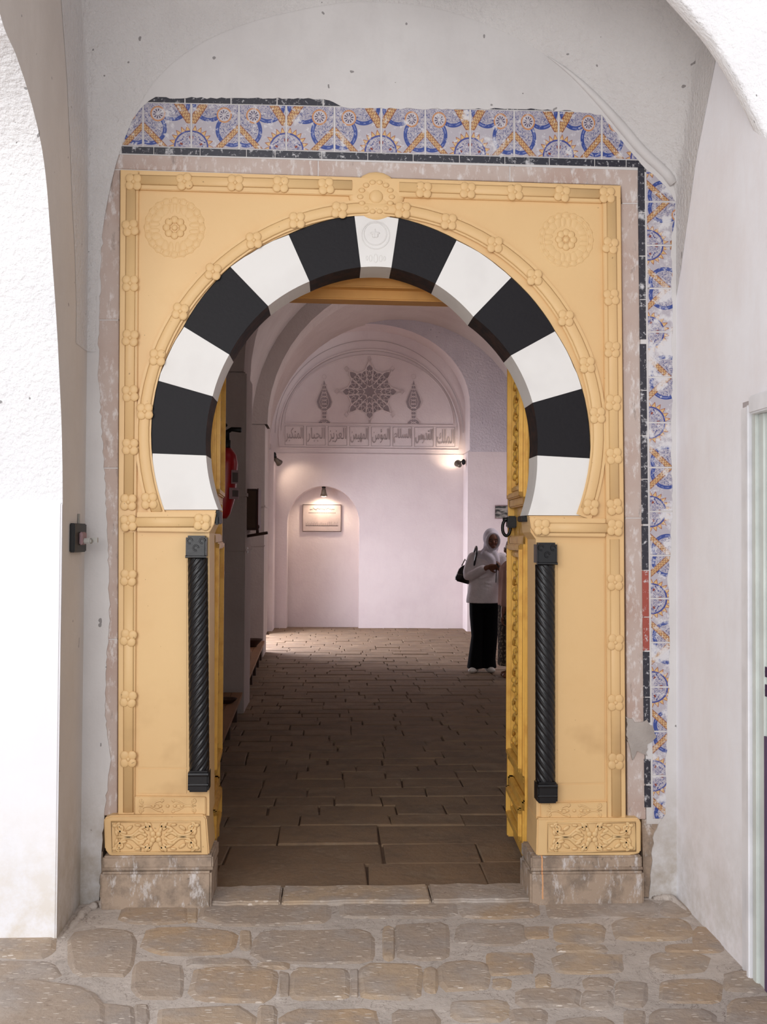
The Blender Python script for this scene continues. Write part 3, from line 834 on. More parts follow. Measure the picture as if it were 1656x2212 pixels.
# rosettes: four petals and a button, one mesh shared by all copies
bm = NB()
for k in range(4):
    a = PI/4+k*PI/2; ball(bm, (.0215*math.cos(a), 0, .0215*math.sin(a)), (.020, .0052, .020), u=10, v=6)
ball(bm, (0, -.003, 0), (.009, .005, .009), u=8, v=6)
ros = D.meshes.new('rosette'); bm.to_mesh(ros); bm.free(); ros.materials.append(YEL)
for p in ros.polygons: p.use_smooth = True
spots = [(288, 393), (398, 392), (508, 395), (606, 398), (704, 402), (915, 410), (1010, 411), (1112, 415), (1214, 418), (1311, 421)]
spots += [(281, b) for b in (492, 612, 730, 850, 965)]+[(277, b) for b in (1085, 1130, 1248, 1378, 1510, 1640)]
spots += [(1318, 530), (1320, 642), (1322, 755), (1324, 870), (1326, 985), (1327, 1095), (1328, 1140), (1328, 1258), (1329, 1388), (1329, 1518), (1330, 1645)]
spots += [(322, 1082), (436, 1128), (1170, 1139), (1276, 1096)]
spots += [pol(491, a) for a in (174, 160, 147, 134, 121, 109, 98, 82, 70, 57, 44, 31, 18, 5)]
for a, b in spots:
    o = link('rosette', ros, None, sur); o.location = at(a, b, -.0475 if b not in (1128, 1130, 1139, 1140) else -.0575)-wloc(sur); o.rotation_euler[1] = rs.uniform(-.2, .2)
# central boss above the keystone
bm = NB()
for dx, dy, r in ((0, -22, .085), (0, 22, .085), (-30, 0, .06), (32, 0, .06)): ball(bm, at(812+dx, 425+dy, -.03), (r, .015, r*.75), u=16, v=8)
for k in range(14): a = k*2*PI/14; ball(bm, at(812+34*math.cos(a), 425+32*math.sin(a), -.044), (.014, .005, .011), u=8, v=6)
ball(bm, at(812, 425, -.042), (.03, .009, .03))
obj('central_boss', bm, YEL, sur, smooth=True)
# spandrel medallions
for cx, cy, s in ((377, 492, 1.0), (1222, 518, .93)):
    c = at(cx, cy, -.027); bm = NB(); R_ = .125*s
    for r in (R_, R_*.84): tube(bm, [c+Vector((r*math.cos(2*PI*k/40), 0, r*math.sin(2*PI*k/40))) for k in range(40)], .0035, 6, closed=True)
    for k in range(20):
        a = 2*PI*k/20; ball(bm, c+Vector((R_*.93*math.cos(a), 0, R_*.93*math.sin(a))), (.018*s, .0035, .018*s), u=8, v=6)
        a += .15; ball(bm, c+Vector((R_*.70*math.cos(a), 0, R_*.70*math.sin(a))), (.020*s*abs(math.cos(a))+.009, .003, .020*s*abs(math.sin(a))+.009), u=8, v=6)
    md = obj('medallion', bm, YEL, sur, smooth=True)
    bm = NB()
    for k in range(8):
        a = 2*PI*k/8
        ball(bm, c+Vector((.034*s*math.cos(a), -.002, .034*s*math.sin(a))), (.017, .006, .017), u=8, v=6)
    ball(bm, c+Vector((0, -.003, 0)), (.013, .006, .013)); obj('flower', bm, YEL, md, smooth=True)
# small carved scroll bands at the foot of the jambs
def scroll_set(c, W, H, y, mirror=True, t=.006, detail=1):
    """leafy scrollwork as tubes, centred on c, W x H"""
    out = []
    def sp(cx, cz, r, turns, a0, dr):
        n = int(12*turns)+4
        return [Vector((cx+(r*(1-.78*k/n))*math.cos(a0+dr*2*PI*turns*k/n), y, cz+(r*(1-.78*k/n))*math.sin(a0+dr*2*PI*turns*k/n))) for k in range(n+1)]
    X, Z = c.x, c.z
    for sx in (-1, 1):
        for sz in (-1, 1):
            out.append(sp(X+sx*W*.40, Z+sz*H*.30, H*.17, 1.1, PI/2*sz if sx > 0 else PI-PI/2*sz*-1 if False else PI/2*sz, -sx*sz))
            out.append(smooth_path([(X+sx*W*.06, y, Z+sz*H*.36), (X+sx*W*.16, y, Z+sz*H*.30), (X+sx*W*.27, y, Z+sz*H*.05), (X+sx*W*.38, y, Z+sz*H*.1), (X+sx*W*.42, y, Z+sz*H*.42)], 5))
            out.append(sp(X+sx*W*.08, Z+sz*H*.36, H*.11, 1.0, -PI/2*sz, sx*sz))
            out.append(smooth_path([(X+sx*W*.10, y, Z+sz*H*.03), (X+sx*W*.17, y, Z+sz*H*.14), (X+sx*W*.24, y, Z+sz*H*.03)], 4))
        out.append([Vector((X+sx*W*.24, y, Z)), Vector((X+sx*W*.44, y, Z))])
    return out
for cx, cy, W in ((362, 1741, .27), (1240, 1751, .27)):
    c = at(cx, cy, -.043); bm = NB()
    for pth in scroll_set(c, W, .062, -.043, t=.004): tube(bm, pth, .0034, 5, squash=SQ)
    for k in range(5): ball(bm, c+Vector(((k-2)*.03, 0, 0)), (.008, .006, .007), u=8, v=5)
    obj('scroll_carving', bm, YEL, sur, smooth=True)
# thin joint lines in the jamb panels are real recesses between slabs
for px in ([(297, 1158), (403, 1159), (403, 1658), (298, 1657)], [(297, 1660), (403, 1661), (403, 1714), (298, 1714)], [(1204, 1172), (1305, 1172), (1306, 1690), (1204, 1692)], [(1204, 1695), (1306, 1693), (1306, 1728), (1204, 1730)]):
    raised('jamb_panel', px, -.0305, -.02, .0012)

# pedestals: carved yellow block on moulded footing
for side in (-1, 1):
    if side < 0:
        lab = 'yellow carved pedestal on grey moulded footing, left of the doorway'
        blk = [(224, 1768), (240, 1762), (440, 1760), (446, 1768), (452, 1848), (238, 1850), (226, 1835)]; pan = [(240, 1775), (432, 1775), (434, 1840), (242, 1842)]
        low = [(220, 1884), (462, 1884), (464, 1926), (217, 1926)]; up = [(222, 1850), (460, 1850), (462, 1880), (219, 1880)]; cp = (336, 1808); ccx = 340
        jr = [(452, 1758), (470, 1758)]
    else:
        lab = 'yellow carved pedestal on grey moulded footing, right of the doorway'
        blk = [(1160, 1768), (1380, 1768), (1384, 1778), (1384, 1842), (1360, 1850), (1158, 1850)]; pan = [(1182, 1778), (1372, 1776), (1373, 1838), (1182, 1842)]
        low = [(1142, 1884), (1388, 1884), (1390, 1924), (1140, 1924)]; up = [(1146, 1850), (1386, 1850), (1388, 1880), (1146, 1880)]; cp = (1278, 1808); ccx = 1265
    pd = thing('pedestal', lab, 'pedestal', Vector((at(ccx, 1920).x, -.03, 0)))
    bm = NB(); fplate(bm, blk, -.062, .17); bevel(bm, .006, 2); obj('carved_block', bm, YEL, pd)
    c = at(cp[0], cp[1], -.066); bm = NB()
    P4 = [at(a, b, -.064) for a, b in pan]; tube(bm, P4, .004, 5, closed=True)
    cb = obj('panel_border', bm, YEL, pd, smooth=True)
    bm = NB()
    for pth in scroll_set(c, .37, .125, -.064): tube(bm, pth, .0072, 6, squash=(Vector((0,1,0)), .6))
    for k in range(4):
        a = k*PI/2+PI/4; ball(bm, c+Vector((.017*math.cos(a), 0, .017*math.sin(a))), (.013, .007, .013), u=8, v=6)
    ball(bm, c, (.007, .009, .007))
    for sx_ in (-1, 1):
        for sz_ in (-1, 1):
            for (fx, fz, ang, a_, b_) in ((.10, .40, .9, .016, .008), (.16, .20, .5, .018, .008), (.30, .30, -.6, .018, .008), (.36, .16, .3, .016, .007), (.44, .14, 1.2, .014, .007), (.46, .38, .2, .012, .008), (.05, .22, 1.3, .016, .008), (.20, .40, .1, .014, .006)):
                ball(bm, c+Vector((sx_*fx*.37, 0, sz_*fz*.125)), (a_, .005, b_), Matrix.Rotation(-ang*sx_*sz_, 3, 'Y').to_quaternion(), 8, 5)
    obj('scroll_carving', bm, YEL, pd, smooth=True)
    bm = NB()
    u0, u1 = at(up[0][0], 1860, -.07).x, at(up[1][0], 1860, -.07).x; zt = at(ccx, 1851, -.07).z; zm = at(ccx, 1880, -.08).z
    box(bm, u0, u1, -.074, .16, zm, zt+.004); bevel(bm, .007, 2)
    obj('footing_course', bm, FOOT, pd)
    bm = NB(); tube(bm, [(u0, -.074, zm+.004), (u1, -.074, zm+.004)], .008, 8); obj('footing_bead', bm, FOOT, pd, smooth=True)
    bm = NB(); box(bm, u0-.006, u1+.004*side, -.092, .16, -.03, zm-.004); bevel(bm, .009, 2); obj('footing_course', bm, FOOT, pd)

# yellow inner lining of the jambs (between voussoirs' foot and footing)
for pxs, nm in ((((452, 1152), (452, 1850)), 'l'), (((1158, 1165), (1158, 1850)), 'r')):
    pass

# horseshoe arch: thirteen voussoirs
arch = thing('horseshoe_arch', 'horseshoe arch of alternating black and white painted voussoirs', 'arch', at(801, 1110))
for i in range(13):
    o0, i0 = joints[i]; o1, i1 = joints[i+1]
    oa = arc_between(o0, o1, 8); ia = arc_between(i0, i1, 8)
    yfr = -.036 if i % 2 == 0 else -.033
    rj = random.Random(i)
    F_ = [at(a+rj.uniform(-.6, .6), b+rj.uniform(-.6, .6), yfr) for a, b in oa]; G = [at(a, b, yfr) for a, b in ia]
    Fb = [Vector((p.x, .16, p.z)) for p in F_]; Gb = [Vector((p.x, .16, p.z)) for p in G]
    bm = NB()
    loft(bm, [Fb, F_], mi=0); loft(bm, [F_, G], mi=0); loft(bm, [G, Gb], mi=1 if i % 2 else 0); loft(bm, [Gb, Fb], mi=0)
    for k in (0, 8): bm.faces.new([bm.verts.new(p) for p in (F_[k], G[k], Gb[k], Fb[k])])
    bmesh.ops.remove_doubles(bm, verts=bm.verts, dist=1e-5)
    v = obj('voussoir', bm, [BLK, SOF] if i % 2 else WHT, arch)
    v['label'] = 'black voussoir' if i % 2 else ('white keystone with star and crescent' if i == 6 else 'white voussoir')
    if i == 6:
        c = at(811, 508, -.036); bm = NB()
        tube(bm, [c+Vector((.060*math.cos(2*PI*k/40), 0, .060*math.sin(2*PI*k/40))) for k in range(40)], .0028, 5, closed=True)
        c2 = c+Vector((-.002, 0, .006)); tube(bm, [c2+Vector((.049*math.cos(2*PI*k/40), 0, .049*math.sin(2*PI*k/40))) for k in range(40)], .0028, 5, closed=True)
        for k in range(5):
            a = PI/2+2*PI*k/5; ball(bm, c2+Vector((.009*math.cos(a), 0, .009*math.sin(a))), (.003+.010*abs(math.cos(a)), .004, .003+.010*abs(math.sin(a))), u=8, v=5)
        c3 = at(811, 558, -.036)
        for dx, r in ((0, .012), (-.022, .009), (.022, .009), (-.038, .006), (.038, .006)): tube(bm, [c3+Vector((dx+r*math.cos(2*PI*k/16)*.7, 0, r*1.5*math.sin(2*PI*k/16))) for k in range(16)], .002, 5, closed=True)
        obj('star_and_crescent', bm, WHT, v, smooth=True)
# black iron stubs at the springing
for nm, a, b, lab in (('iron_stub', (463, 1103), (474, 1132), 'black iron stub under the left foot of the arch'), ('iron_stub', (1127, 1114), (1143, 1127), 'black iron stub under the right foot of the arch')):
    y_ = -.02 if a[0] < 800 else .02
    p, q = at(a[0], a[1], y_), at(b[0], b[1], y_)
    bm = NB(); box(bm, p.x, q.x, y_, y_+.12, q.z, p.z); bevel(bm, .004)
    if a[0] < 800: box(bm, p.x+.006, p.x+.016, y_-.012, y_, q.z-.004, q.z+.03)
    o = obj(nm, bm, IRON, base=p); tag(o, lab, 'iron fitting', 'iron stubs of the arch')

# twisted columns
def twisted(cx0, y_top, y_bot, hand, lab):
    pt, pb = at(cx0[0], y_top, -.03), at(cx0[1], y_bot, -.03)
    hgt = pt.z-pb.z; xc = pb.x; R_ = .043
    t = thing('twisted_column', lab, 'column', Vector((xc, -.035, pb.z)), 'black twisted columns')
    z0, z1 = pb.z+.085, pt.z-.095
    tilt = (pt.x-pb.x)/hgt
    rows = []; NZ = 260; NA = 64
    for i in range(NZ+1):
        z = z0+(z1-z0)*i/NZ; rw = []
        for k in range(NA):
            a = 2*PI*k/NA
            ph = (a - hand*(z-z0)*2*PI/.30)*8
            r = R_*(0.90+.11*(abs(math.sin(ph*.5))**.6))
            r -= .0012*(1+math.cos(ph*2))
            rw.append(Vector((xc+(z-pb.z)*tilt+r*math.cos(a), -.035+r*math.sin(a), z)))
        rows.append(rw)
    bm = NB(); loft(bm, rows, True, True); obj('shaft', bm, COLBLK, t, smooth=True)
    xt = xc+hgt*tilt
    bm = NB(); box(bm, xt-.0435, xt+.0435, -.088, 0, z1, pt.z); bevel(bm, .008); 
    for s in (-1, 0, 1):
        cc = Vector((xt+s*.026, -.088, pt.z-.022 if s else pt.z-.052)); tube(bm, [cc+Vector((.011*math.cos(q*PI/5), 0, .011*math.sin(q*PI/5))) for q in range(9)], .0035, 6)
    tube(bm, [(xt-.044, -.086, z1+.006), (xt+.044, -.086, z1+.006)], .006, 6)
    obj('capital', bm, COLBLK, t, smooth=False)
    bm = NB(); box(bm, xc-.0435, xc+.0435, -.086, 0, pb.z, z0+.003); bevel(bm, .007)
    tube(bm, [(xc-.042, -.082, z0-.012), (xc+.042, -.082, z0-.012)], .009, 8)
    tube(bm, [(xc-.042, -.082, pb.z+.03), (xc+.042, -.082, pb.z+.03)], .006, 8)
    obj('base', bm, COLBLK, t, smooth=False)
twisted((427, 431), 1157, 1705, 1, 'black twisted engaged column left of the doorway')
twisted((1176, 1177), 1172, 1729, -1, 'black twisted engaged column right of the doorway')

# inner corbel curve on the right jamb is part of the surround
bm = NB(); pc = at(1158, 1160, .0)
prism(bm, [Vector((pc.x+.002, -.02, pc.z+.085)), Vector((pc.x-.035, -.02, pc.z+.075)), Vector((pc.x-.034, -.02, pc.z+.05)), Vector((pc.x-.02, -.02, pc.z+.04)), Vector((pc.x-.006, -.02, pc.z+.02)), Vector((pc.x+.002, -.02, pc.z-.02))], Vector((0, .18, 0)))
obj('corbel', bm, YEL, sur)
bm = NB(); pc = at(452, 1150, .0)
prism(bm, [Vector((pc.x-.002, -.02, pc.z+.09)), Vector((pc.x+.028, -.02, pc.z+.085)), Vector((pc.x+.024, -.02, pc.z+.045)), Vector((pc.x+.006, -.02, pc.z+.02)), Vector((pc.x-.002, -.02, pc.z-.03))], Vector((0, .18, 0)))
obj('corbel', bm, YEL, sur)

# ------------------------------------------------------------------ stone margin around the yellow frame
mg = thing('stone_margin', 'narrow pinkish-grey stone margin around the yellow frame', 'stone trim', at(801, 350))
def mblock(px):
    bm = NB(); fplate(bm, px, -.016, .12); bevel(bm, .0025, 1); obj('margin_stone', bm, MARG, mg)
for px in ([(207, 330), (1376, 364), (1376, 400), (207, 366)], [(1343, 380), (1377, 380), (1393, 1768), (1357, 1768)], [(203, 366), (257, 366), (252, 1760), (207, 1760)]):
    bm = NB(); fplate(bm, px, -.0135, .1); obj('bedding', bm, P_FACADE, mg)
mblock([(205, 318), (686, 345), (686, 380), (260, 365), (205, 365)])
mblock([(688, 345), (1100, 352), (1100, 392), (688, 380)]); mblock([(1102, 353), (1378, 362), (1378, 438), (1343, 438), (1340, 400), (1102, 392)])
mblock([(1341, 440), (1378, 440), (1386, 1000), (1388, 1118), (1350, 1118)]); mblock([(1350, 1120), (1388, 1120), (1392, 1600), (1354, 1600)]); mblock([(1354, 1602), (1392, 1602), (1395, 1770), (1355, 1770)])
mblock([(200, 367), (259, 367), (257, 690), (200, 690)]); mblock([(200, 692), (257, 692), (255, 1010), (200, 1010)]); mblock([(205, 1012), (255, 1012), (254, 1380), (205, 1380)]); mblock([(205, 1382), (254, 1382), (253, 1762), (205, 1762)])
bm = NB(); fplate(bm, [(205, 1840), (222, 1840), (222, 1938), (205, 1938)], -.018, .1); obj('plaster_patch', bm, FOOT, mg)
bm = NB(); fplate(bm, [(1386, 1770), (1440, 1770), (1440, 1938), (1390, 1938)], -.014, .1); obj('plaster_patch', bm, FOOT, mg)
bm = NB(); fplate(bm, jit_poly([(1352, 1548), (1378, 1562), (1396, 1556), (1408, 1570), (1416, 1592), (1398, 1606), (1396, 1634), (1376, 1622), (1364, 1640), (1355, 1600), (1352, 1548)], 6, 2.6)[:-1], -.024, -.005)
obj('cement_patch', bm, plain('grey_cement', (172, 164, 158), 0.95, 0.1, var=(128, 120, 116), bscale=22, bs=.9, bd=.01), mg)

# ------------------------------------------------------------------ tile bands
def tile(par, q, uvs, mat, name='tile', y0=-.0195, y1=.0):
    """q: four pixel corners tl, tr, br, bl"""
    bm = NB(); fr = [at(a, b, y0) for a, b in q]; bk = [Vector((p.x, y1, p.z)) for p in fr]
    c = sum(fr, Vector())/4; hi = [p.lerp(c, .015) for p in fr]
    for p in hi: p.y = y0-.0015
    V = [[bm.verts.new(p) for p in r] for r in (bk, fr, hi)]
    uvl = bm.loops.layers.uv.new('UVMap')
    for a, b in ((0, 1), (1, 2)):
        for k in range(4): bm.faces.new((V[a][k], V[a][(k+1) % 4], V[b][(k+1) % 4], V[b][k]))
    f = bm.faces.new(V[2])
    for l in f.loops: l[uvl].uv = uvs[V[2].index(l.vert)]
    return obj(name, bm, mat, par, base=c)
tbk = [(214, 212), (700, 205), (1300, 235), (1392, 345), (1392, 368), (212, 332)]
tvk = [(1378, 362), (1470, 420), (1480, 1780), (1396, 1780), (1388, 1118)]
tb = thing('tile_band', 'horizontal band of blue and ochre painted tiles above the yellow frame', 'tile frieze', at(801, 330, -.02))
bm = NB(); fplate(bm, tbk, -.0185, .05); obj('bedding', bm, P_FACADE, tb)
sx = [212, 309, 413, 516, 618, 722, 823, 918, 1015, 1110, 1206, 1299, 1395]
def ytop(x): return 222+(x-300)*0.021
def ybot(x): return 314+(x-260)*0.0275
for i in range(12):
    a, b = sx[i]+1.6, sx[i+1]-1.6
    # mirror-paired tiles: the lobed seam lies at sx[3], sx[5], ...
    lobe_left = (i % 2 == 1)
    u0, u1 = (0, 1) if lobe_left else (1, 0)
    tile(tb, [(a, ytop(a)), (b, ytop(b)), (b, ybot(b)), (a, ybot(a))], [(u0, .92), (u1, .92), (u1, 0), (u0, 0)], TILE)
x = 262
for i, L in enumerate((70, 100, 100, 62, 100, 100, 98, 100, 98, 96, 98, 68, 44, 52)):
    a, b = x+.8, min(x+L-.8, 1400); 
    if a < b: tile(tb, [(a, ybot(a)+2), (b, ybot(b)+2), (b, ybot(b)+17), (a, ybot(a)+17)], [(0, 0)]*4, STRIP, 'border_tile')
    x += L
x = 300
for i in range(11):
    a, b = x+1, x+98
    tile(tb, [(a, ytop(a)-17), (b, ytop(b)-17), (b, ytop(b)-2), (a, ytop(a)-2)], [(0, 0)]*4, STRIP, 'border_tile'); x += 99.5
tv = thing('tile_band', 'vertical band of worn blue and ochre tiles right of the yellow frame', 'tile frieze', at(1420, 1800, -.02))
bm = NB(); fplate(bm, tvk, -.0185, .05); obj('bedding', bm, P_FACADE, tv)
sy = [342, 436, 530, 623, 717, 815, 913, 1010, 1105, 1200, 1293, 1388, 1484, 1580, 1676, 1770]
def xl(y): return 1396+(y-440)*0.0105
for i in range(15):
    a, b = sy[i]+1.4, sy[i+1]-1.4
    lobe_top = (i % 2 == 1)
    u0, u1 = (0, 1) if lobe_top else (1, 0)
    # u runs down the band, v runs to the right
    tile(tv, [(xl(a), a), (xl(a)+62, a), (xl(b)+62, b), (xl(b), b)], [(u0, 0), (u0, .62), (u1, .62), (u1, 0)], TILE)
ys = [(362, 458), (460, 552), (554, 646), (648, 733), (743, 842), (844, 940), (942, 1034), (1036, 1132), (1136, 1231), (1233, 1332), (1334, 1405), (1408, 1505), (1507, 1561), (1640, 1694), (1697, 1744)]
for i, (a, b) in enumerate(ys):
    f = lambda y: xl(y)-18
    o = tile(tv, [(f(a), a), (f(a)+14, a), (f(b)+14, b), (f(b), b)], [(0, 0)]*4, STRIP_R if i in (9, 10) else STRIP, 'border_tile')
    if i in (9, 10): o['label'] = 'red border tile'

# ------------------------------------------------------------------ doorway lintel and door leaves
lt = thing('door_lintel', 'stepped ochre wooden lintel beam seen under the arch', 'lintel', (.16, .25, 2.6))
zb = at(800, 657, .40).z
for i, (y0, y1, z0) in enumerate(((.165, .22, zb+.125), (.2, .27, zb+.085), (.25, .33, zb+.045), (.31, .42, zb))):
    bm = NB(); box(bm, -.72, 1.05, y0, y1, z0, 2.95); bevel(bm, .006)
    for v in bm.verts: v.co.z -= (v.co.x-.16)*.008
    obj('beam_step', bm, YLINT, lt)

def leaf(xa, xb, y0, y1, side, num, lab, cat):
    """a door leaf standing open; side=+1 faces -x (right leaf)"""
    root = thing('door_%d' % num, lab, cat, (xa, y0, .03), kind='structure')
    L = math.hypot(xb-xa, y1-y0); ang = math.atan2(xb-xa, y1-y0)
    f = Vector((-side, 0, 0)); f = Vector((-side*math.cos(ang), side*math.sin(ang), 0)); d = Vector((math.sin(ang), math.cos(ang), 0)); o0 = Vector((xa, y0, 0))
    def P(s, h, z): return o0+d*s+f*h+Vector((0, 0, z))
    def bx(bm, s0, s1, h0, h1, z0, z1, bv=0):
        b2 = NB(); vs = [b2.verts.new(P(s, h, z)) for s in (s0, s1) for h in (h0, h1) for z in (z0, z1)]
        for q in ((0, 1, 3, 2), (4, 6, 7, 5), (0, 4, 5, 1), (2, 3, 7, 6), (0, 2, 6, 4), (1, 5, 7, 3)): b2.faces.new([vs[i] for i in q])
        if bv: bevel(b2, bv, 2)
        me = D.meshes.new('x'); b2.to_mesh(me); b2.free(); bm.from_mesh(me); D.meshes.remove(me)
    bm = NB(); bx(bm, 0, L, -.045, 0, .03, 2.72, .004); obj('leaf_board', bm, YWOOD, root)
    pans = ((.115, .345), (.425, 1.56), (1.70, 2.66))
    for (za, zb_) in pans:
        bm = NB(); s0, s1 = .05, L-.04
        # mitred bolection frame in three steps
        for (ins, wd, hh) in ((0, .045, .030), (.04, .03, .046), (.075, .03, .026)):
            for (a, b, c_, e) in ((s0+ins, s1-ins, za+ins, za+ins+wd), (s0+ins, s1-ins, zb_-ins-wd, zb_-ins), (s0+ins, s0+ins+wd, za+ins, zb_-ins), (s1-ins-wd, s1-ins, za+ins, zb_-ins)):
                bx(bm, a, b, 0, hh, c_, e, .006)
        pf = obj('panel_frame', bm, YWOOD, root)
        # foliage carving in the field
        bm = NB(); rr = random.Random(int(za*100)+num)
        sm = (s0+s1)/2; hw = (s1-s0)/2-.10; z = za+.14
        while z < zb_-.11:
            for sx_ in (-1, 1):
                c = P(sm+sx_*hw*.5, .012, z)
                pts = [c+d*(sx_*hw*.5*(1-.75*k/14)*math.cos(k*.55))+Vector((0, 0, .045*(1-.75*k/14)*math.sin(k*.55)))+f*.004*math.sin(k) for k in range(15)]
                tube(bm, pts, [.010-.0004*k for k in range(15)], 6)
                ball(bm, P(sm+sx_*hw*rr.uniform(.5, .95), .010, z+rr.uniform(-.03, .03)), (.018, .035, .018), u=8, v=6)
            ball(bm, P(sm+rr.uniform(-.01, .01), .012, z+.03), (.018, .03, .03), u=8, v=6)
            z += .075
        tube(bm, [P(sm+.02*math.sin(k*.8), .012, za+.13+(zb_-za-.25)*k/40) for k in range(41)], .008, 6)
        obj('foliage_carving', bm, YWOOD, pf, smooth=True)
    bm = NB(); bx(bm, -.012, .03, -.05, .014, .03, 2.72, .006); bx(bm, .034, .046, -.01, .022, .03, 2.72, .004); obj('hanging_stile', bm, YWOOD, root)
    bm = NB(); bx(bm, L-.03, L+.012, -.05, .03, .03, 2.72, .006); obj('meeting_stile', bm, YWOOD, root)
    return root, P, f, d, L
leaf(-.556, -.590, .19, .86, -1, 1, 'left yellow door leaf swung open, seen edge-on inside the arch', 'door')
dr, P, f_, d_, L_ = leaf(.902, .930, .19, .84, 1, 2, 'right yellow carved door leaf swung open, with black iron knocker', 'door')
# knocker
bm = NB(); c = P(L_-.12, 0, 1.64)
a = P(L_-.16, .0, 1.60); 
def bxp(bm, s0, s1, h0, h1, z0, z1):
    vs = [bm.verts.new(P(s, h, z)) for s in (s0, s1) for h in (h0, h1) for z in (z0, z1)]
    for q in ((0, 1, 3, 2), (4, 6, 7, 5), (0, 4, 5, 1), (2, 3, 7, 6), (0, 2, 6, 4), (1, 5, 7, 3)): bm.faces.new([vs[i] for i in q])
bxp(bm, L_-.13, L_-.05, .0, .045, 1.60, 1.66); bevel(bm, .006)
kn = obj('knocker', bm, IRON, dr)
bm = NB(); cc = P(L_-.10, .048, 1.60)
tube(bm, [cc+f_*(.020*math.sin(2*PI*k/20))+Vector((0, 0, .040*math.cos(2*PI*k/20))) for k in range(20)], .008, 8, closed=True)
tube(bm, [P(L_-.10, .03, 1.645), P(L_-.10, .066, 1.64)], .010, 8)
obj('knocker_ring', bm, IRON, kn, smooth=True)

# small yellow frame posts just behind the arch
bm = NB(); box(bm, -.64, -.552, .165, .24, -.01, 2.74); box(bm, .935, .975, .165, .24, -.01, 2.74)
o = obj('trim_1', bm, YWOOD); tag(o, 'yellow wooden door posts behind the arch', 'door frame', kind='structure')

# ------------------------------------------------------------------ right edge of the picture: casing and white door
c0 = atx(1604, 1500, XR).y; c1 = atx(1626, 1500, XR).y; c2 = atx(1640, 1500, XR).y; c3 = atx(1650, 1500, XR).y
o = D.objects.new('door_3', None); COL.objects.link(o); o.location = (XR, c1, 0); tag(o, 'white panelled door with pale green edge at the right border', 'door', kind='structure'); d3 = o
bm = NB(); box(bm, XR-.006, XR+.1, c1, c0, -.02, 2.03); bevel(bm, .004); obj('casing', bm, CASING, d3)
bm = NB(); box(bm, XR-.022, XR+.08, c1-.012, c1+.014, -.02, 2.03); bevel(bm, .005); obj('casing_bead', bm, CASING, d3)
bm = NB(); box(bm, XR-.012, XR+.05, c2, c1-.02, -.015, 2.0); bevel(bm, .004); obj('door_stile', bm, GREENW, d3)
bm = NB(); box(bm, XR-.002, XR+.05, c2-.04, c2-.004, -.0, 1.99); box(bm, XR+.005, XR+.04, -1.9, c2-.03, 0.0, 1.99); obj('door_panel', bm, GREENW, d3)
pL = atx(1636, 868, XR)
bm = NB(); box(bm, XR-.035, XR+.08, -1.95, pL.y, pL.z-.045, pL.z+.02); bevel(bm, .006); obj('lintel_board', bm, CASING, d3)
bm = NB()
for (ya, yb) in ((1440, 1462), (1478, 1504)):
    pa, pb = atx(1653, ya, XR-.004), atx(1653, yb, XR-.004)
    box(bm, XR-.0065, XR-.0035, pa.y-.05, pa.y, pb.z, pa.z)
    box(bm, XR-.0068, XR-.0034, pa.y-.05, pa.y+.0, (pa.z+pb.z)/2-.003, (pa.z+pb.z)/2+.003)
nt_ = obj('printed_notice', bm, PURPLE, d3)
bm = NB(); pa, pb = atx(1652, 1590, XR), atx(1652, 2080, XR); box(bm, XR-.004, XR+.002, pa.y-.6, pa.y-.0, .0, pa.z); obj('dim_opening_sheet', bm, ROOMDK, d3)  # dark sheet, its colour stands in for the dimness of the opening

# ------------------------------------------------------------------ electrical box on the left reveal
p0, p1 = atx(150, 1130, XL), atx(175, 1192, XL)
eb = thing('electrical_socket', 'black electrical box with a clear plug on the left reveal', 'socket', (XL, (p0.y+p1.y)/2, p1.z))
bm = NB(); box(bm, XL, XL+.022, min(p0.y, p1.y), max(p0.y, p1.y), p1.z, p0.z); bevel(bm, .004); bxo = obj('back_box', bm, IRON, eb)
ym = (p0.y+p1.y)/2
bm = NB(); box(bm, XL+.022, XL+.035, ym-.03, ym+.05, p1.z+.03, p0.z-.035); bevel(bm, .004); obj('face_plate', bm, LPAPER, eb)
bm = NB(); box(bm, XL+.03, XL+.065, ym-.01, ym+.045, p1.z+.035, p0.z-.06); bevel(bm, .005); box(bm, XL+.06, XL+.085, ym+.02, ym+.035, p1.z+.04, p1.z+.06); obj('plug', bm, GPLAS, eb)
bm = NB(); tube(bm, [(XL+.006, ym+.03, p0.z), (XL+.006, ym+.03, p0.z+.04)], .005, 6); obj('conduit', bm, GPLAS, eb)

# ------------------------------------------------------------------ fire extinguisher on the left wall inside
ex, ey = -.665, 2.1
fe = thing('fire_extinguisher', 'red fire extinguisher with black nozzle half hidden by the left door leaf', 'extinguisher', (ex, ey, at(490, 1118, ey).z))
zb_, zt_ = at(490, 1120, ey).z, at(490, 968, ey).z
tp = [(0, .0), (.035, 0), (.055, .03), (.075, .12), (.078, .2), (.078, zt_-zb_-.10), (.065, zt_-zb_-.045), (.03, zt_-zb_)]
bm = NB(); loft(bm, [[Vector((ex-.03*(1-z/.45)+r*math.cos(2*PI*k/28), ey+r*math.sin(2*PI*k/28), zb_+z)) for k in range(28)] for r, z in tp[1:]], True, True); obj('cylinder', bm, RED, fe, smooth=True)
bm = NB(); cyl(bm, (ex, ey, zt_-.01), (ex, ey, zt_+.05), .024); tube(bm, [(ex, ey, zt_+.04), (ex, ey, zt_+.10), (ex+.03, ey-.01, zt_+.118), (ex+.09, ey-.03, zt_+.112)], [.018, .018, .014, .017], 10)
tube(bm, [(ex-.01, ey, zt_+.06), (ex-.03, ey-.02, zt_+.13), (ex+.0, ey-.05, zt_+.14)], .011, 8)
obj('valve_head', bm, IRON, fe, smooth=True)
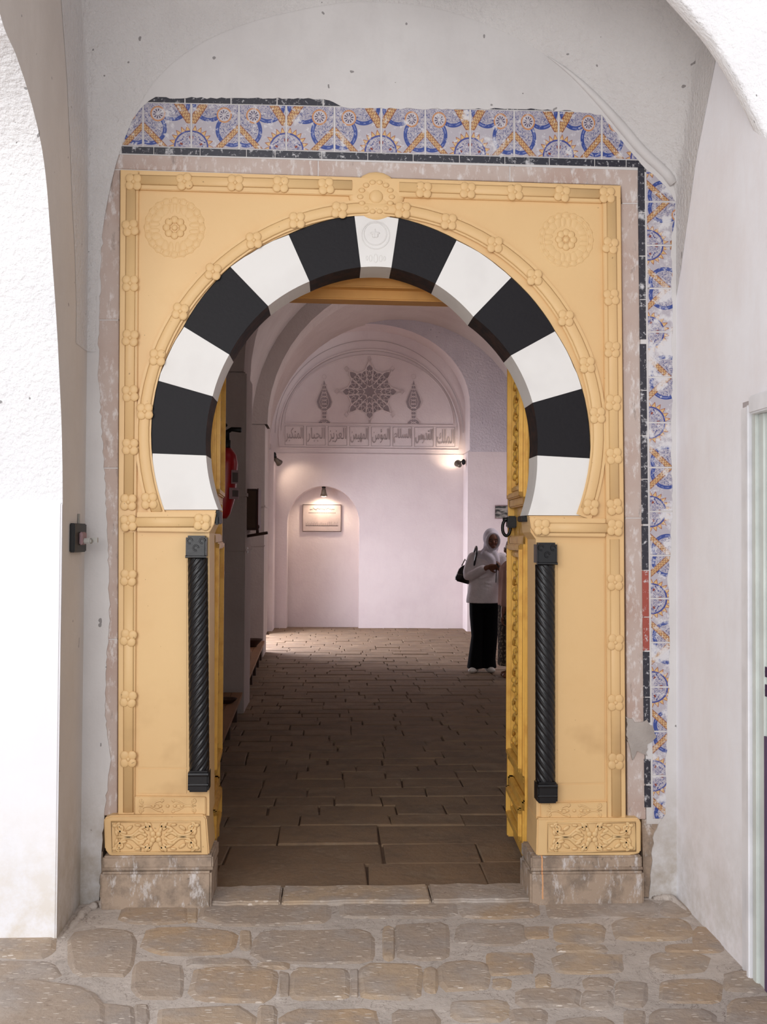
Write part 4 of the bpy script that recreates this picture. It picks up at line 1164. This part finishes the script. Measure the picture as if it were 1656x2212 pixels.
bm = NB(); rows = [[Vector((ex+.0795*math.cos(a), ey+.0795*math.sin(a), zb_+z)) for a in [-1.25+k*1.2/8 for k in range(9)]] for z in (.12, .19)]
loft(bm, rows); rows = [[Vector((ex+.0798*math.cos(a), ey+.0798*math.sin(a), zb_+z)) for a in [-1.1+k*.8/6 for k in range(7)]] for z in (.215, .30)]; loft(bm, rows)
lb_ = obj('label_sticker', bm, LPAPER, fe)
bm = NB(); rows = [[Vector((ex+.0806*math.cos(a), ey+.0806*math.sin(a), zb_+z)) for a in [-1.0+k*.7/6 for k in range(7)]] for z in (.135, .175)]
loft(bm, rows); obj('label_print', bm, INK, lb_); bm = NB(); rows = [[Vector((ex+.0806*math.cos(a), ey+.0806*math.sin(a), zb_+z)) for a in [-1.0+k*.6/6 for k in range(7)]] for z in (.225, .285)]; loft(bm, rows); obj('label_print', bm, INK, lb_)
bm = NB(); box(bm, -1.05, ex-.06, ey-.012, ey+.012, zt_-.10, zt_-.07); obj('wall_bracket', bm, IRON, fe)

# ------------------------------------------------------------------ benches in the left bays
def bench(ya, xa, yb, xb, z, lab, nl):
    t = thing('low_bench', lab, 'bench', ((xa+xb)/2-.1, (ya+yb)/2, 0))
    for k, off in enumerate((0, .092)):
        bm = NB(); vs = []
        prism(bm, [Vector((xa-off, ya, z-.03)), Vector((xb-off, yb, z-.03)), Vector((xb-off-.088, yb, z-.03)), Vector((xa-off-.088, ya, z-.03))], Vector((0, 0, .03)))
        obj('plank', bm, BENCH, t)
    for i in range(nl):
        s = (i+.5)/nl; y_ = ya+(yb-ya)*s; x_ = xa+(xb-xa)*s
        bm = NB(); box(bm, x_-.16, x_-.02, y_-.03, y_+.03, -.005, z-.03); obj('leg', bm, DARKW, t)
    return t
bench(1.6, -.70, 4.78, at(523, 1500, 4.75).x, .185, 'low wooden plank bench in the near left bay by the door leaf', 4)
bench(5.52, at(533, 1479, 5.2).x-.01, 9.18, at(566, 1393, 8.7).x, .205, 'low wooden plank bench in the far left bay between the piers', 5)
# pots on the benches
def pot(name, c, rs_, zs_, mat, lab, cat):
    bm = NB(); rows = [[Vector((c[0]+r*math.cos(2*PI*k/20), c[1]+r*math.sin(2*PI*k/20), c[2]+z)) for k in range(20)] for r, z in zip(rs_, zs_)]
    loft(bm, rows, True); bm.verts.ensure_lookup_table(); bm.faces.new([bm.verts[k] for k in range(20)])
    bmesh.ops.solidify(bm, geom=bm.faces[:], thickness=.008) if False else None
    o = obj(name, bm, mat, base=c, smooth=True); tag(o, lab, cat); return o
yb_ = 8.45; xb_ = at(545, 1390, yb_).x
pot('wide_bowl', (xb_, yb_, .206), (.05, .055, .09, .12, .125, .115, .085, .045), (0, .015, .05, .085, .092, .085, .05, .02), DARKW, 'dark wide bowl on the far left bench', 'bowl')
yb_ = 6.6; xb_ = at(530, 1415, yb_).x-.02
pot('wicker_jar', (xb_, yb_, .206), (.05, .075, .085, .06, .045, .05, .04), (0, .05, .12, .18, .2, .215, .2), BENCH, 'small brown jar on the far left bench behind the near pier', 'jar')
pot('dark_dish', (at(489, 1513, 4.2).x, 4.2, .186), (.05, .06, .085, .09, .08, .04), (0, .008, .03, .035, .03, .012), DARKW, 'shallow dark dish on the near left bench', 'dish')

# wooden board with rod on the side of the near pier
px_ = at(528, 1100, 5.0)
wd = thing('wall_cabinet', 'small dark brown wooden cabinet hung on the near pier', 'cabinet', (px_.x-.03, 5.1, at(540, 1145, 5).z))
bm = NB(); x0_, x1_ = at(527, 1100, 5).x, at(557, 1100, 5).x; z0_, z1_ = at(540, 1145, 5).z, at(540, 1056, 5).z
box(bm, x0_-.03, x1_-.006, 4.98, 5.35, z0_, z1_); bevel(bm, .006); obj('body', bm, DARKW, wd)
bm = NB(); box(bm, x1_-.005, x1_+.004, 4.975, 5.35, z0_-.005, z1_+.004); obj('front_panel', bm, plain('red_brown_wood', (96, 44, 36), .5), wd)
bm = NB(); box(bm, x0_-.0, x1_-.02, 4.974, 4.98, z0_+.02, z1_-.02); obj('side_panel', bm, plain('side_brown', (88, 62, 44), .6), wd)
rd = thing('wooden_rod', 'dark wooden T-shaped rod sticking out from the near pier below the cabinet', 'rod', at(528, 1158, 5.0))
bm = NB(); tube(bm, [at(528, 1159, 5.05), at(577, 1151, 4.95)], .013, 10); obj('bar', bm, DARKW, rd, smooth=True)
bm = NB(); tube(bm, [at(556, 1152, 5.0), at(556, 1136, 5.0)], [.014, .010], 8); ball(bm, at(557, 1138, 5.0), (.014, .014, .02)); obj('knob', bm, DARKW, rd, smooth=True)
bm = NB(); p = at(527, 1182, 4.99); box(bm, p.x, p.x+.03, 5.0, 5.08, p.z-.055, p.z); bevel(bm, .004)
o = obj('wall_switch', bm, WPLAS, base=p); tag(o, 'small white wall switch on the near left pier', 'switch')

# ------------------------------------------------------------------ plaque, lamps, photo
yq = YB+.42
pp = thing('plaque', 'pale inscribed marble plaque hung in the far niche', 'plaque', at(696, 1118, yq))
qa, qb = at(654, 1090, yq-.03), at(736, 1148, yq-.03)
bm = NB(); box(bm, qa.x, qb.x, yq-.03, yq-.0, qb.z, qa.z); bevel(bm, .004); slabp = obj('slab', bm, PLAQ, pp)
bm = NB(); c4 = [Vector((qa.x, yq-.032, qa.z)), Vector((qb.x, yq-.032, qa.z)), Vector((qb.x, yq-.032, qb.z)), Vector((qa.x, yq-.032, qb.z))]; tube(bm, c4, .006, 4, closed=True); obj('edge_frame', bm, DARKW, pp)
bm = NB(); rr = random.Random(4)
zz = at(696, 1100, yq-.03).z
for k in range(26):
    x_ = qa.x+.12+k*.0165; zc = zz+rr.uniform(-.008, .012)
    tube(bm, [(x_, yq-.032, zc), (x_+.010, yq-.032, zc+rr.uniform(-.02, .02)), (x_+.02, yq-.032, zc)], .0035, 4)
zz = at(696, 1108, yq-.03).z
for k in range(30):
    x_ = qa.x+.10+k*.0158; box(bm, x_, x_+.010, yq-.033, yq-.030, zz-.006, zz+.006)
zz = at(696, 1133, yq-.03).z
for k in range(34):
    x_ = qa.x+.05+k*.0165; h = rr.uniform(.01, .05)
    box(bm, x_, x_+.003, yq-.033, yq-.030, zz-.02, zz+h); tube(bm, [(x_, yq-.032, zz-.015), (x_+.008, yq-.032, zz-.03), (x_+.016, yq-.032, zz-.01)], .003, 4)
o = obj('inscription', bm, INK, pp); o['kind'] = 'stuff'

def spotlamp(name, head, mount, aim, lab, power, y_cone=1.2, col=(1, .80, .58)):
    head, mount, aim = Vector(head), Vector(mount), Vector(aim)
    t = thing(name, lab, 'lamp', mount, 'picture spotlights at the far wall')
    a = (aim-head).normalized()
    bm = NB(); ball(bm, mount, (.035, .035, .05)); tube(bm, [mount, mount.lerp(head, .5)+Vector((0, 0, .03)), head-a*.05], .011, 6); obj('bracket', bm, IRON, t, smooth=True)
    bm = NB(); tube(bm, [head-a*.085, head-a*.06, head, head+a*.045], [.022, .036, .046, .062], 16); obj('shade', bm, STEEL, t, smooth=True)
    bm = NB(); tube(bm, [head+a*.046, head+a*.052], [.052, .048], 16); obj('bulb', bm, BULB, t)
    l = D.lights.new(name, 'SPOT'); l.energy = power; l.spot_size = y_cone; l.spot_blend = .7; l.color = col; l.shadow_soft_size = .04
    lo = D.objects.new(name+'_light', l); COL.objects.link(lo); lo.location = head+a*.09; lo.rotation_euler = a.to_track_quat('-Z', 'Y').to_euler()
    return t
h = at(600, 997, Y1+.12); spotlamp('spotlight', h, at(592, 983, Y1+.10), at(650, 1050, YB), 'small lit spotlight at the left jamb of the far arch', 7, 1.6)
h = at(990, 1003, Y1+.22); spotlamp('spotlight', h, at(1001, 998, Y1+.2), at(972, 984, YB), 'small spotlight at the right jamb of the far arch turned to the wall', 7, 1.7)
h = at(699, 1065, YB+.15); spotlamp('spotlight', h, at(699, 1052, YB+.2), at(699, 1175, YB+.42), 'small spotlight hanging in the far niche above the plaque', 20, 2.7)
ph = thing('wall_photo', 'dark landscape photograph on the wall behind the right door leaf', 'picture', at(1075, 1105, Y1-.02))
qa, qb = at(1069, 1092, Y1-.02), at(1103, 1120, Y1-.02)
bm = NB(); box(bm, qa.x, qb.x, Y1-.02, Y1, qb.z, qa.z); obj('print', bm, PHOTO, ph)
bm = NB(); tube(bm, [Vector((qa.x, Y1-.02, qa.z)), Vector((qb.x, Y1-.02, qa.z)), Vector((qb.x, Y1-.02, qb.z)), Vector((qa.x, Y1-.02, qb.z))], .006, 4, closed=True); obj('edge', bm, LPAPER, ph)

# ================================================================== people
def remesh(name, bm, mat, parent, vox=.009, sm=3):
    bmesh.ops.recalc_face_normals(bm, faces=bm.faces)
    me = D.meshes.new(name); bm.to_mesh(me); bm.free()
    t = D.objects.new('t', me); COL.objects.link(t)
    m = t.modifiers.new('r', 'REMESH'); m.mode = 'VOXEL'; m.voxel_size = vox
    s = t.modifiers.new('s', 'SMOOTH'); s.iterations = sm; s.factor = .6
    bpy.context.view_layer.update()
    dg = bpy.context.evaluated_depsgraph_get(); out = D.meshes.new_from_object(t.evaluated_get(dg)); D.objects.remove(t)
    out.name = name
    for p in out.polygons: p.use_smooth = True
    o = link(name, out, mat, parent); return o
def limb(bm, pts, rad, n=14):
    pts = smooth_path(pts, 4); k = len(rad)-1; rr = []
    for i in range(len(pts)):
        t = i/(len(pts)-1)*k; j = min(int(t), k-1); rr.append(rad[j]+(rad[j+1]-rad[j])*(t-j))
    tube(bm, pts, rr, n)
    ball(bm, pts[0], (rr[0],)*3, u=12, v=8); ball(bm, pts[-1], (rr[-1],)*3, u=12, v=8)
def ovals(bm, spec, n=28):
    """stack of (cx, cy, z, rx, ry)"""
    loft(bm, [[Vector((c[0]+c[3]*math.cos(2*PI*k/n), c[1]+c[4]*math.sin(2*PI*k/n), c[2])) for k in range(n)] for c in spec], True, True)
def hand(bm, w, dirv, palm_n, side, curl=.9, s=1.0):
    """palm from wrist w along dirv, fingers curling towards palm_n"""
    w, d, pn = Vector(w), Vector(dirv).normalized(), Vector(palm_n).normalized(); sd = d.cross(pn).normalized()*side
    c = w+d*.045*s
    for t in (-.026, -.009, .009, .026): limb(bm, [w, w+d*.04*s+sd*t*s, w+d*.085*s+sd*t*s], [.020*s, .015*s, .012*s], 8)
    for t, L in ((-.030, .062), (-.010, .076), (.010, .082), (.030, .072)):
        b = w+d*.085*s+sd*t*s
        p1 = b+(d*math.cos(curl*.5)+pn*math.sin(curl*.5))*L*.45*s
        p2 = p1+(d*math.cos(curl*1.3)+pn*math.sin(curl*1.3))*L*.33*s
        p3 = p2+(d*math.cos(curl*2.0)+pn*math.sin(curl*2.0))*L*.26*s
        limb(bm, [b, p1, p2, p3], [.0095*s, .009*s, .008*s, .007*s], 8)
    b = w+d*.025*s+sd*.022*s
    limb(bm, [b, b+sd*.03*s+d*.025*s+pn*.012*s, b+sd*.03*s+d*.055*s+pn*.03*s], [.014*s, .011*s, .008*s], 8)

YW = 7.45
o0 = atz(1040, 1452, 0.0)
WX, WY = o0.x, o0.y
def wp(px, py, dy=0): 
    p = at(px, py, WY); return Vector((p.x-WX, dy, p.z))
wm = thing('person', 'standing person in pale headscarf, white blouse and black trousers, looking down at a phone', 'person', (WX, WY, 0))
# body: one continuous figure
bm = NB()
hc = wp(1061, 1166, -.06)
q = Matrix.Rotation(math.radians(28), 3, 'X').to_quaternion()
ball(bm, hc, (.073, .088, .108), q, 20, 14)
ball(bm, hc+Vector((.004, -.085, -.030)), (.012, .020, .022), u=10, v=8)       # nose
ball(bm, hc+Vector((.004, -.058, -.078)), (.030, .026, .022), u=12, v=8)      # chin
for s in (-1, 1): ball(bm, hc+Vector((s*.03, -.058, -.035)), (.022, .022, .020), u=10, v=8)
limb(bm, [hc+Vector((0, .03, -.04)), wp(1055, 1200, .0)], [.05, .055])
ovals(bm, [(.03, 0, .80, .13, .10), (.03, 0, .95, .135, .10), (.04, 0, 1.10, .12, .09), (.05, 0, 1.25, .15, .10), (.06, 0, 1.35, .16, .09), (.06, 0, 1.40, .10, .07)])
shR, elR, wrR = wp(1020, 1206, .0), wp(1010, 1243, -.05), wp(1046, 1224, -.24)
shL, elL, wrL = wp(1083, 1206, .0), wp(1088, 1250, -.06), wp(1077, 1238, -.22)
limb(bm, [shR, elR, wrR], [.05, .04, .026]); limb(bm, [shL, elL, wrL], [.05, .04, .026])
hipR, knR, anR = wp(1031, 1300, 0), wp(1031, 1370, -.03), wp(1026, 1440, 0)
hipL, knL, anL = wp(1062, 1300, 0), wp(1060, 1370, -.03), wp(1056, 1438, .05)
limb(bm, [hipR, knR, anR], [.085, .055, .036]); limb(bm, [hipL, knL, anL], [.085, .055, .036])
hand(bm, wrR, (1, -.25, .05), (0, -.6, -.4), 1, .8); hand(bm, wrL, (-.15, -.5, .75), (-.7, -.2, .2), -1, .7)
body = remesh('body', bm, SKIN, wm, .006, 2)
# face details
bm = NB()
for s in (-1, 1):
    ball(bm, hc+Vector((s*.028+.004, -.083, -.018)), (.012, .006, .004), u=8, v=6)
    tube(bm, [hc+Vector((s*.014+.004, -.087, .003)), hc+Vector((s*.030+.004, -.086, .008)), hc+Vector((s*.044+.004, -.076, .002))], .0035, 5)
obj_ = obj('eyes_and_brows', bm, HAIR, None); obj_.parent = wm
bm = NB(); tube(bm, [hc+Vector((-.016, -.083, -.063)), hc+Vector((.004, -.088, -.061)), hc+Vector((.024, -.083, -.063))], .0055, 6); o = obj('lips', bm, plain('lip_skin', (104, 56, 50), .5)); o.parent = wm
# scarf
bm = NB(); hb = hc+Vector((-.006, .035, .022))
ball(bm, hb, (.096, .108, .118), q, 20, 14)
ring_ = [hc+Vector((.004+.071*math.cos(a), -.046-.022*math.sin(a), -.014+.088*math.sin(a))) for a in [2*PI*k/20 for k in range(20)]]
tube(bm, ring_, .017, 8, closed=True)
ovals(bm, [(hc.x-.0, .02, hc.z-.04, .085, .085), (hc.x-.005, .0, hc.z-.10, .09, .09), (.06, -.0, hc.z-.15, .11, .10), (.055, -.0, 1.375, .15, .115), (.05, -.01, 1.32, .16, .125), (.06, -.05, 1.26, .10, .07)])
limb(bm, [(.02, -.10, 1.36), (.09, -.125, 1.29), (.10, -.12, 1.16)], [.05, .045, .03]); limb(bm, [(.12, -.08, 1.36), (.15, -.1, 1.28), (.14, -.11, 1.18)], [.05, .04, .025])
remesh('headscarf', bm, SCARF, wm, .008, 3)
# blouse
bm = NB(); hz = wp(1040, 1300).z
ovals(bm, [(.015, 0, hz-.01, .198, .15), (.015, 0, hz+.04, .195, .148), (.02, 0, hz+.18, .178, .135), (.03, 0, hz+.33, .165, .13), (.04, 0, hz+.47, .178, .13), (.05, 0, 1.34, .17, .115), (.055, 0, 1.40, .10, .08)])
limb(bm, [shR+Vector((.01, 0, 0)), elR, elR.lerp(wrR, .75)], [.072, .062, .050]); limb(bm, [shL, elL, elL.lerp(wrL, .6)], [.070, .060, .046])
rr = random.Random(3)
for k in range(9):
    z = hz+.04+k*.05; a = rr.uniform(-1.2, -.2)
    tube(bm, [(.02+.15*math.cos(a+t*.35-1.0), .125*math.sin(a+t*.35-1.0)-.005, z+.02*math.sin(t+k)) for t in range(5)], .013, 6)
remesh('blouse', bm, BLOUSE, wm, .009, 2)
# trousers
bm = NB()
ovals(bm, [(.02, .0, .74, .15, .115), (.02, 0, .80, .155, .12), (.02, 0, .88, .16, .12)])
for s, hp, kn_, an in ((-1, hipR, knR, anR), (1, hipL, knL, anL)):
    ovals(bm, [(an.x, an.y+.01, .045, .095, .115), (an.x, an.y, .15, .082, .10), (kn_.x, kn_.y+.01, .42, .074, .085), (hp.x, hp.y, .66, .092, .105), (hp.x, hp.y, .80, .095, .11)])
remesh('trousers', bm, TROUS, wm, .010, 2)
for s, an in ((-1, anR), (1, anL)):
    bm = NB(); fx = -.055 if s < 0 else .02
    ball(bm, (an.x+fx*.6, an.y-.07, .032), (.046, .115, .034), Matrix.Rotation(math.radians(-28 if s < 0 else 12), 3, 'Z').to_quaternion(), 16, 10); ball(bm, (an.x, an.y, .04), (.042, .05, .042))
    for v in bm.verts: v.co.z = max(v.co.z, .003)
    o = obj('shoe', bm, SHOE, None, smooth=True); o.parent = wm
# phone in her hands
pc = wp(1069, 1222, -.32); bm = NB(); box(bm, -.028, .028, -.006, .006, -.05, .05); bevel(bm, .004)
me = D.meshes.new('phone'); bm.to_mesh(me); bm.free()
o = link('mobile_phone', me, IRON); o.location = Vector((WX, WY, 0))+pc; o.rotation_euler = (math.radians(-55), .3, .5)
tag(o, 'dark mobile phone held by the person in the headscarf', 'phone')
bm = NB(); tube(bm, [Vector((WX, WY, 0))+wp(1063, 1226, -.31), Vector((WX, WY, 0))+wp(1062, 1256, -.30)], .005, 6); so = obj('strap', bm, IRON, o) if False else None
bm2 = bm
o2 = obj('phone_strap', bm2, IRON, None); o2.parent = o; o2.matrix_parent_inverse = (Matrix.LocRotScale(o.location, o.rotation_euler, (1, 1, 1))).inverted()
# shoulder bag
bgc = Vector((WX, WY, 0))
bag = thing('shoulder_bag', 'black shiny shoulder bag hanging behind the right elbow of the person in the headscarf', 'bag', bgc+wp(1008, 1262))
pxs = [(983, 1250), (994, 1226), (1012, 1217), (1024, 1224), (1030, 1240), (1030, 1262), (1010, 1262), (985, 1255)]
bm = NB(); prism(bm, [at(a, b, WY+.02) for a, b in pxs], Vector((0, .10, 0))); bevel(bm, .016, 3); obj('bag_body', bm, BAGM, bag, smooth=True)
bm = NB(); P_ = smooth_path([at(1023, 1232, WY+.0), at(1025, 1215, WY-.10), at(1029, 1195, WY-.115), at(1029, 1182, WY-.02), at(1026, 1186, WY+.08), at(1015, 1222, WY+.12)], 6)
tube(bm, P_, .012, 8); obj('shoulder_strap', bm, BAGM, bag, smooth=True)
bm = NB(); tube(bm, [at(1010, 1218, WY+.05), at(1004, 1208, WY+.03), at(997, 1222, WY+.05)], .008, 6); tube(bm, [at(988, 1240, WY+.015), at(1026, 1248, WY+.015)], .005, 6); obj('handle', bm, STEEL, bag, smooth=True)

# second person, mostly behind the door leaf
o0 = atz(1106, 1462, 0.0); VXp, VYp = o0.x, o0.y
def vp(px, py, dy=0): p = at(px, py, VYp); return Vector((p.x-VXp, dy, p.z))
p2 = thing('person', 'person in glasses, pink top and dark patterned skirt half hidden by the right door leaf', 'person', (VXp, VYp, 0))
hc = vp(1106, 1186, -.02); bm = NB()
ball(bm, hc, (.085, .092, .112), None, 20, 14); ball(bm, hc+Vector((-.09, -.03, -.02)), (.018, .012, .022), u=10, v=8); ball(bm, hc+Vector((-.055, -.03, -.08)), (.028, .03, .022), u=10, v=8)
for s in (-1, 1): ball(bm, hc+Vector((.01, s*.09, -.01)), (.018, .012, .028), u=8, v=6)
limb(bm, [hc, vp(1106, 1222)], [.05, .055])
ovals(bm, [(0, 0, .75, .13, .11), (0, 0, 1.0, .12, .1), (0, 0, 1.2, .13, .1), (0, 0, 1.26, .08, .07)])
shA, elA, wrA = vp(1094, 1235, -.05), vp(1089, 1285, -.09), vp(1083, 1322, -.10)
shB, elB, wrB = vp(1124, 1235, .05), vp(1130, 1285, .05), vp(1120, 1310, -.12)
limb(bm, [shA, elA, wrA], [.048, .038, .026]); limb(bm, [shB, elB, wrB], [.048, .038, .026]); hand(bm, wrA, (-.1, -.1, -1), (.6, -.3, 0), 1, .6); hand(bm, wrB, (-.8, -.4, 0), (0, -.5, -.5), -1, .6)
for s in (-1, 1): limb(bm, [(0, s*.07, .78), (0, s*.07, .42), (0, s*.07, .06)], [.075, .052, .036]); limb(bm, [(0.02, s*.07, .04), (-.10, s*.07-.03, .028)], [.036, .030])
remesh('body', bm, SKIN, p2, .007, 2)
bm = NB(); ball(bm, hc+Vector((.022, .012, .028)), (.098, .104, .112), None, 20, 14); ball(bm, hc+Vector((.07, .02, -.04)), (.06, .08, .09)); remesh('hair', bm, HAIR, p2, .009, 2)
bm = NB()
for s in (-1, 1): c = hc+Vector((-.090, -.02+s*.032, .0)); tube(bm, [c+Vector((0, .024*math.cos(k*PI/6), .018*math.sin(k*PI/6))) for k in range(12)], .003, 5, closed=True)
tube(bm, [hc+Vector((-.088, -.075, .004)), hc+Vector((0, -.098, .006))], .003, 5); o = obj('glasses', bm, STEEL, None); o.parent = p2
bm = NB(); ovals(bm, [(0, 0, .80, .165, .15), (0, 0, .95, .16, .14), (0, 0, 1.1, .155, .13), (0, 0, 1.22, .15, .12), (0, 0, 1.29, .08, .08)])
limb(bm, [shA, elA, elA.lerp(wrA, .5)], [.066, .056, .046]); limb(bm, [shB, elB, elB.lerp(wrB, .6)], [.066, .056, .046]); remesh('blouse', bm, TANTOP, p2, .010, 2)
bm = NB(); ovals(bm, [(0, 0, .13, .165, .16), (0, 0, .3, .162, .155), (0, 0, .6, .165, .16), (0, 0, .82, .16, .15), (0, 0, .86, .14, .13)]); remesh('skirt', bm, SK, p2, .012, 2)
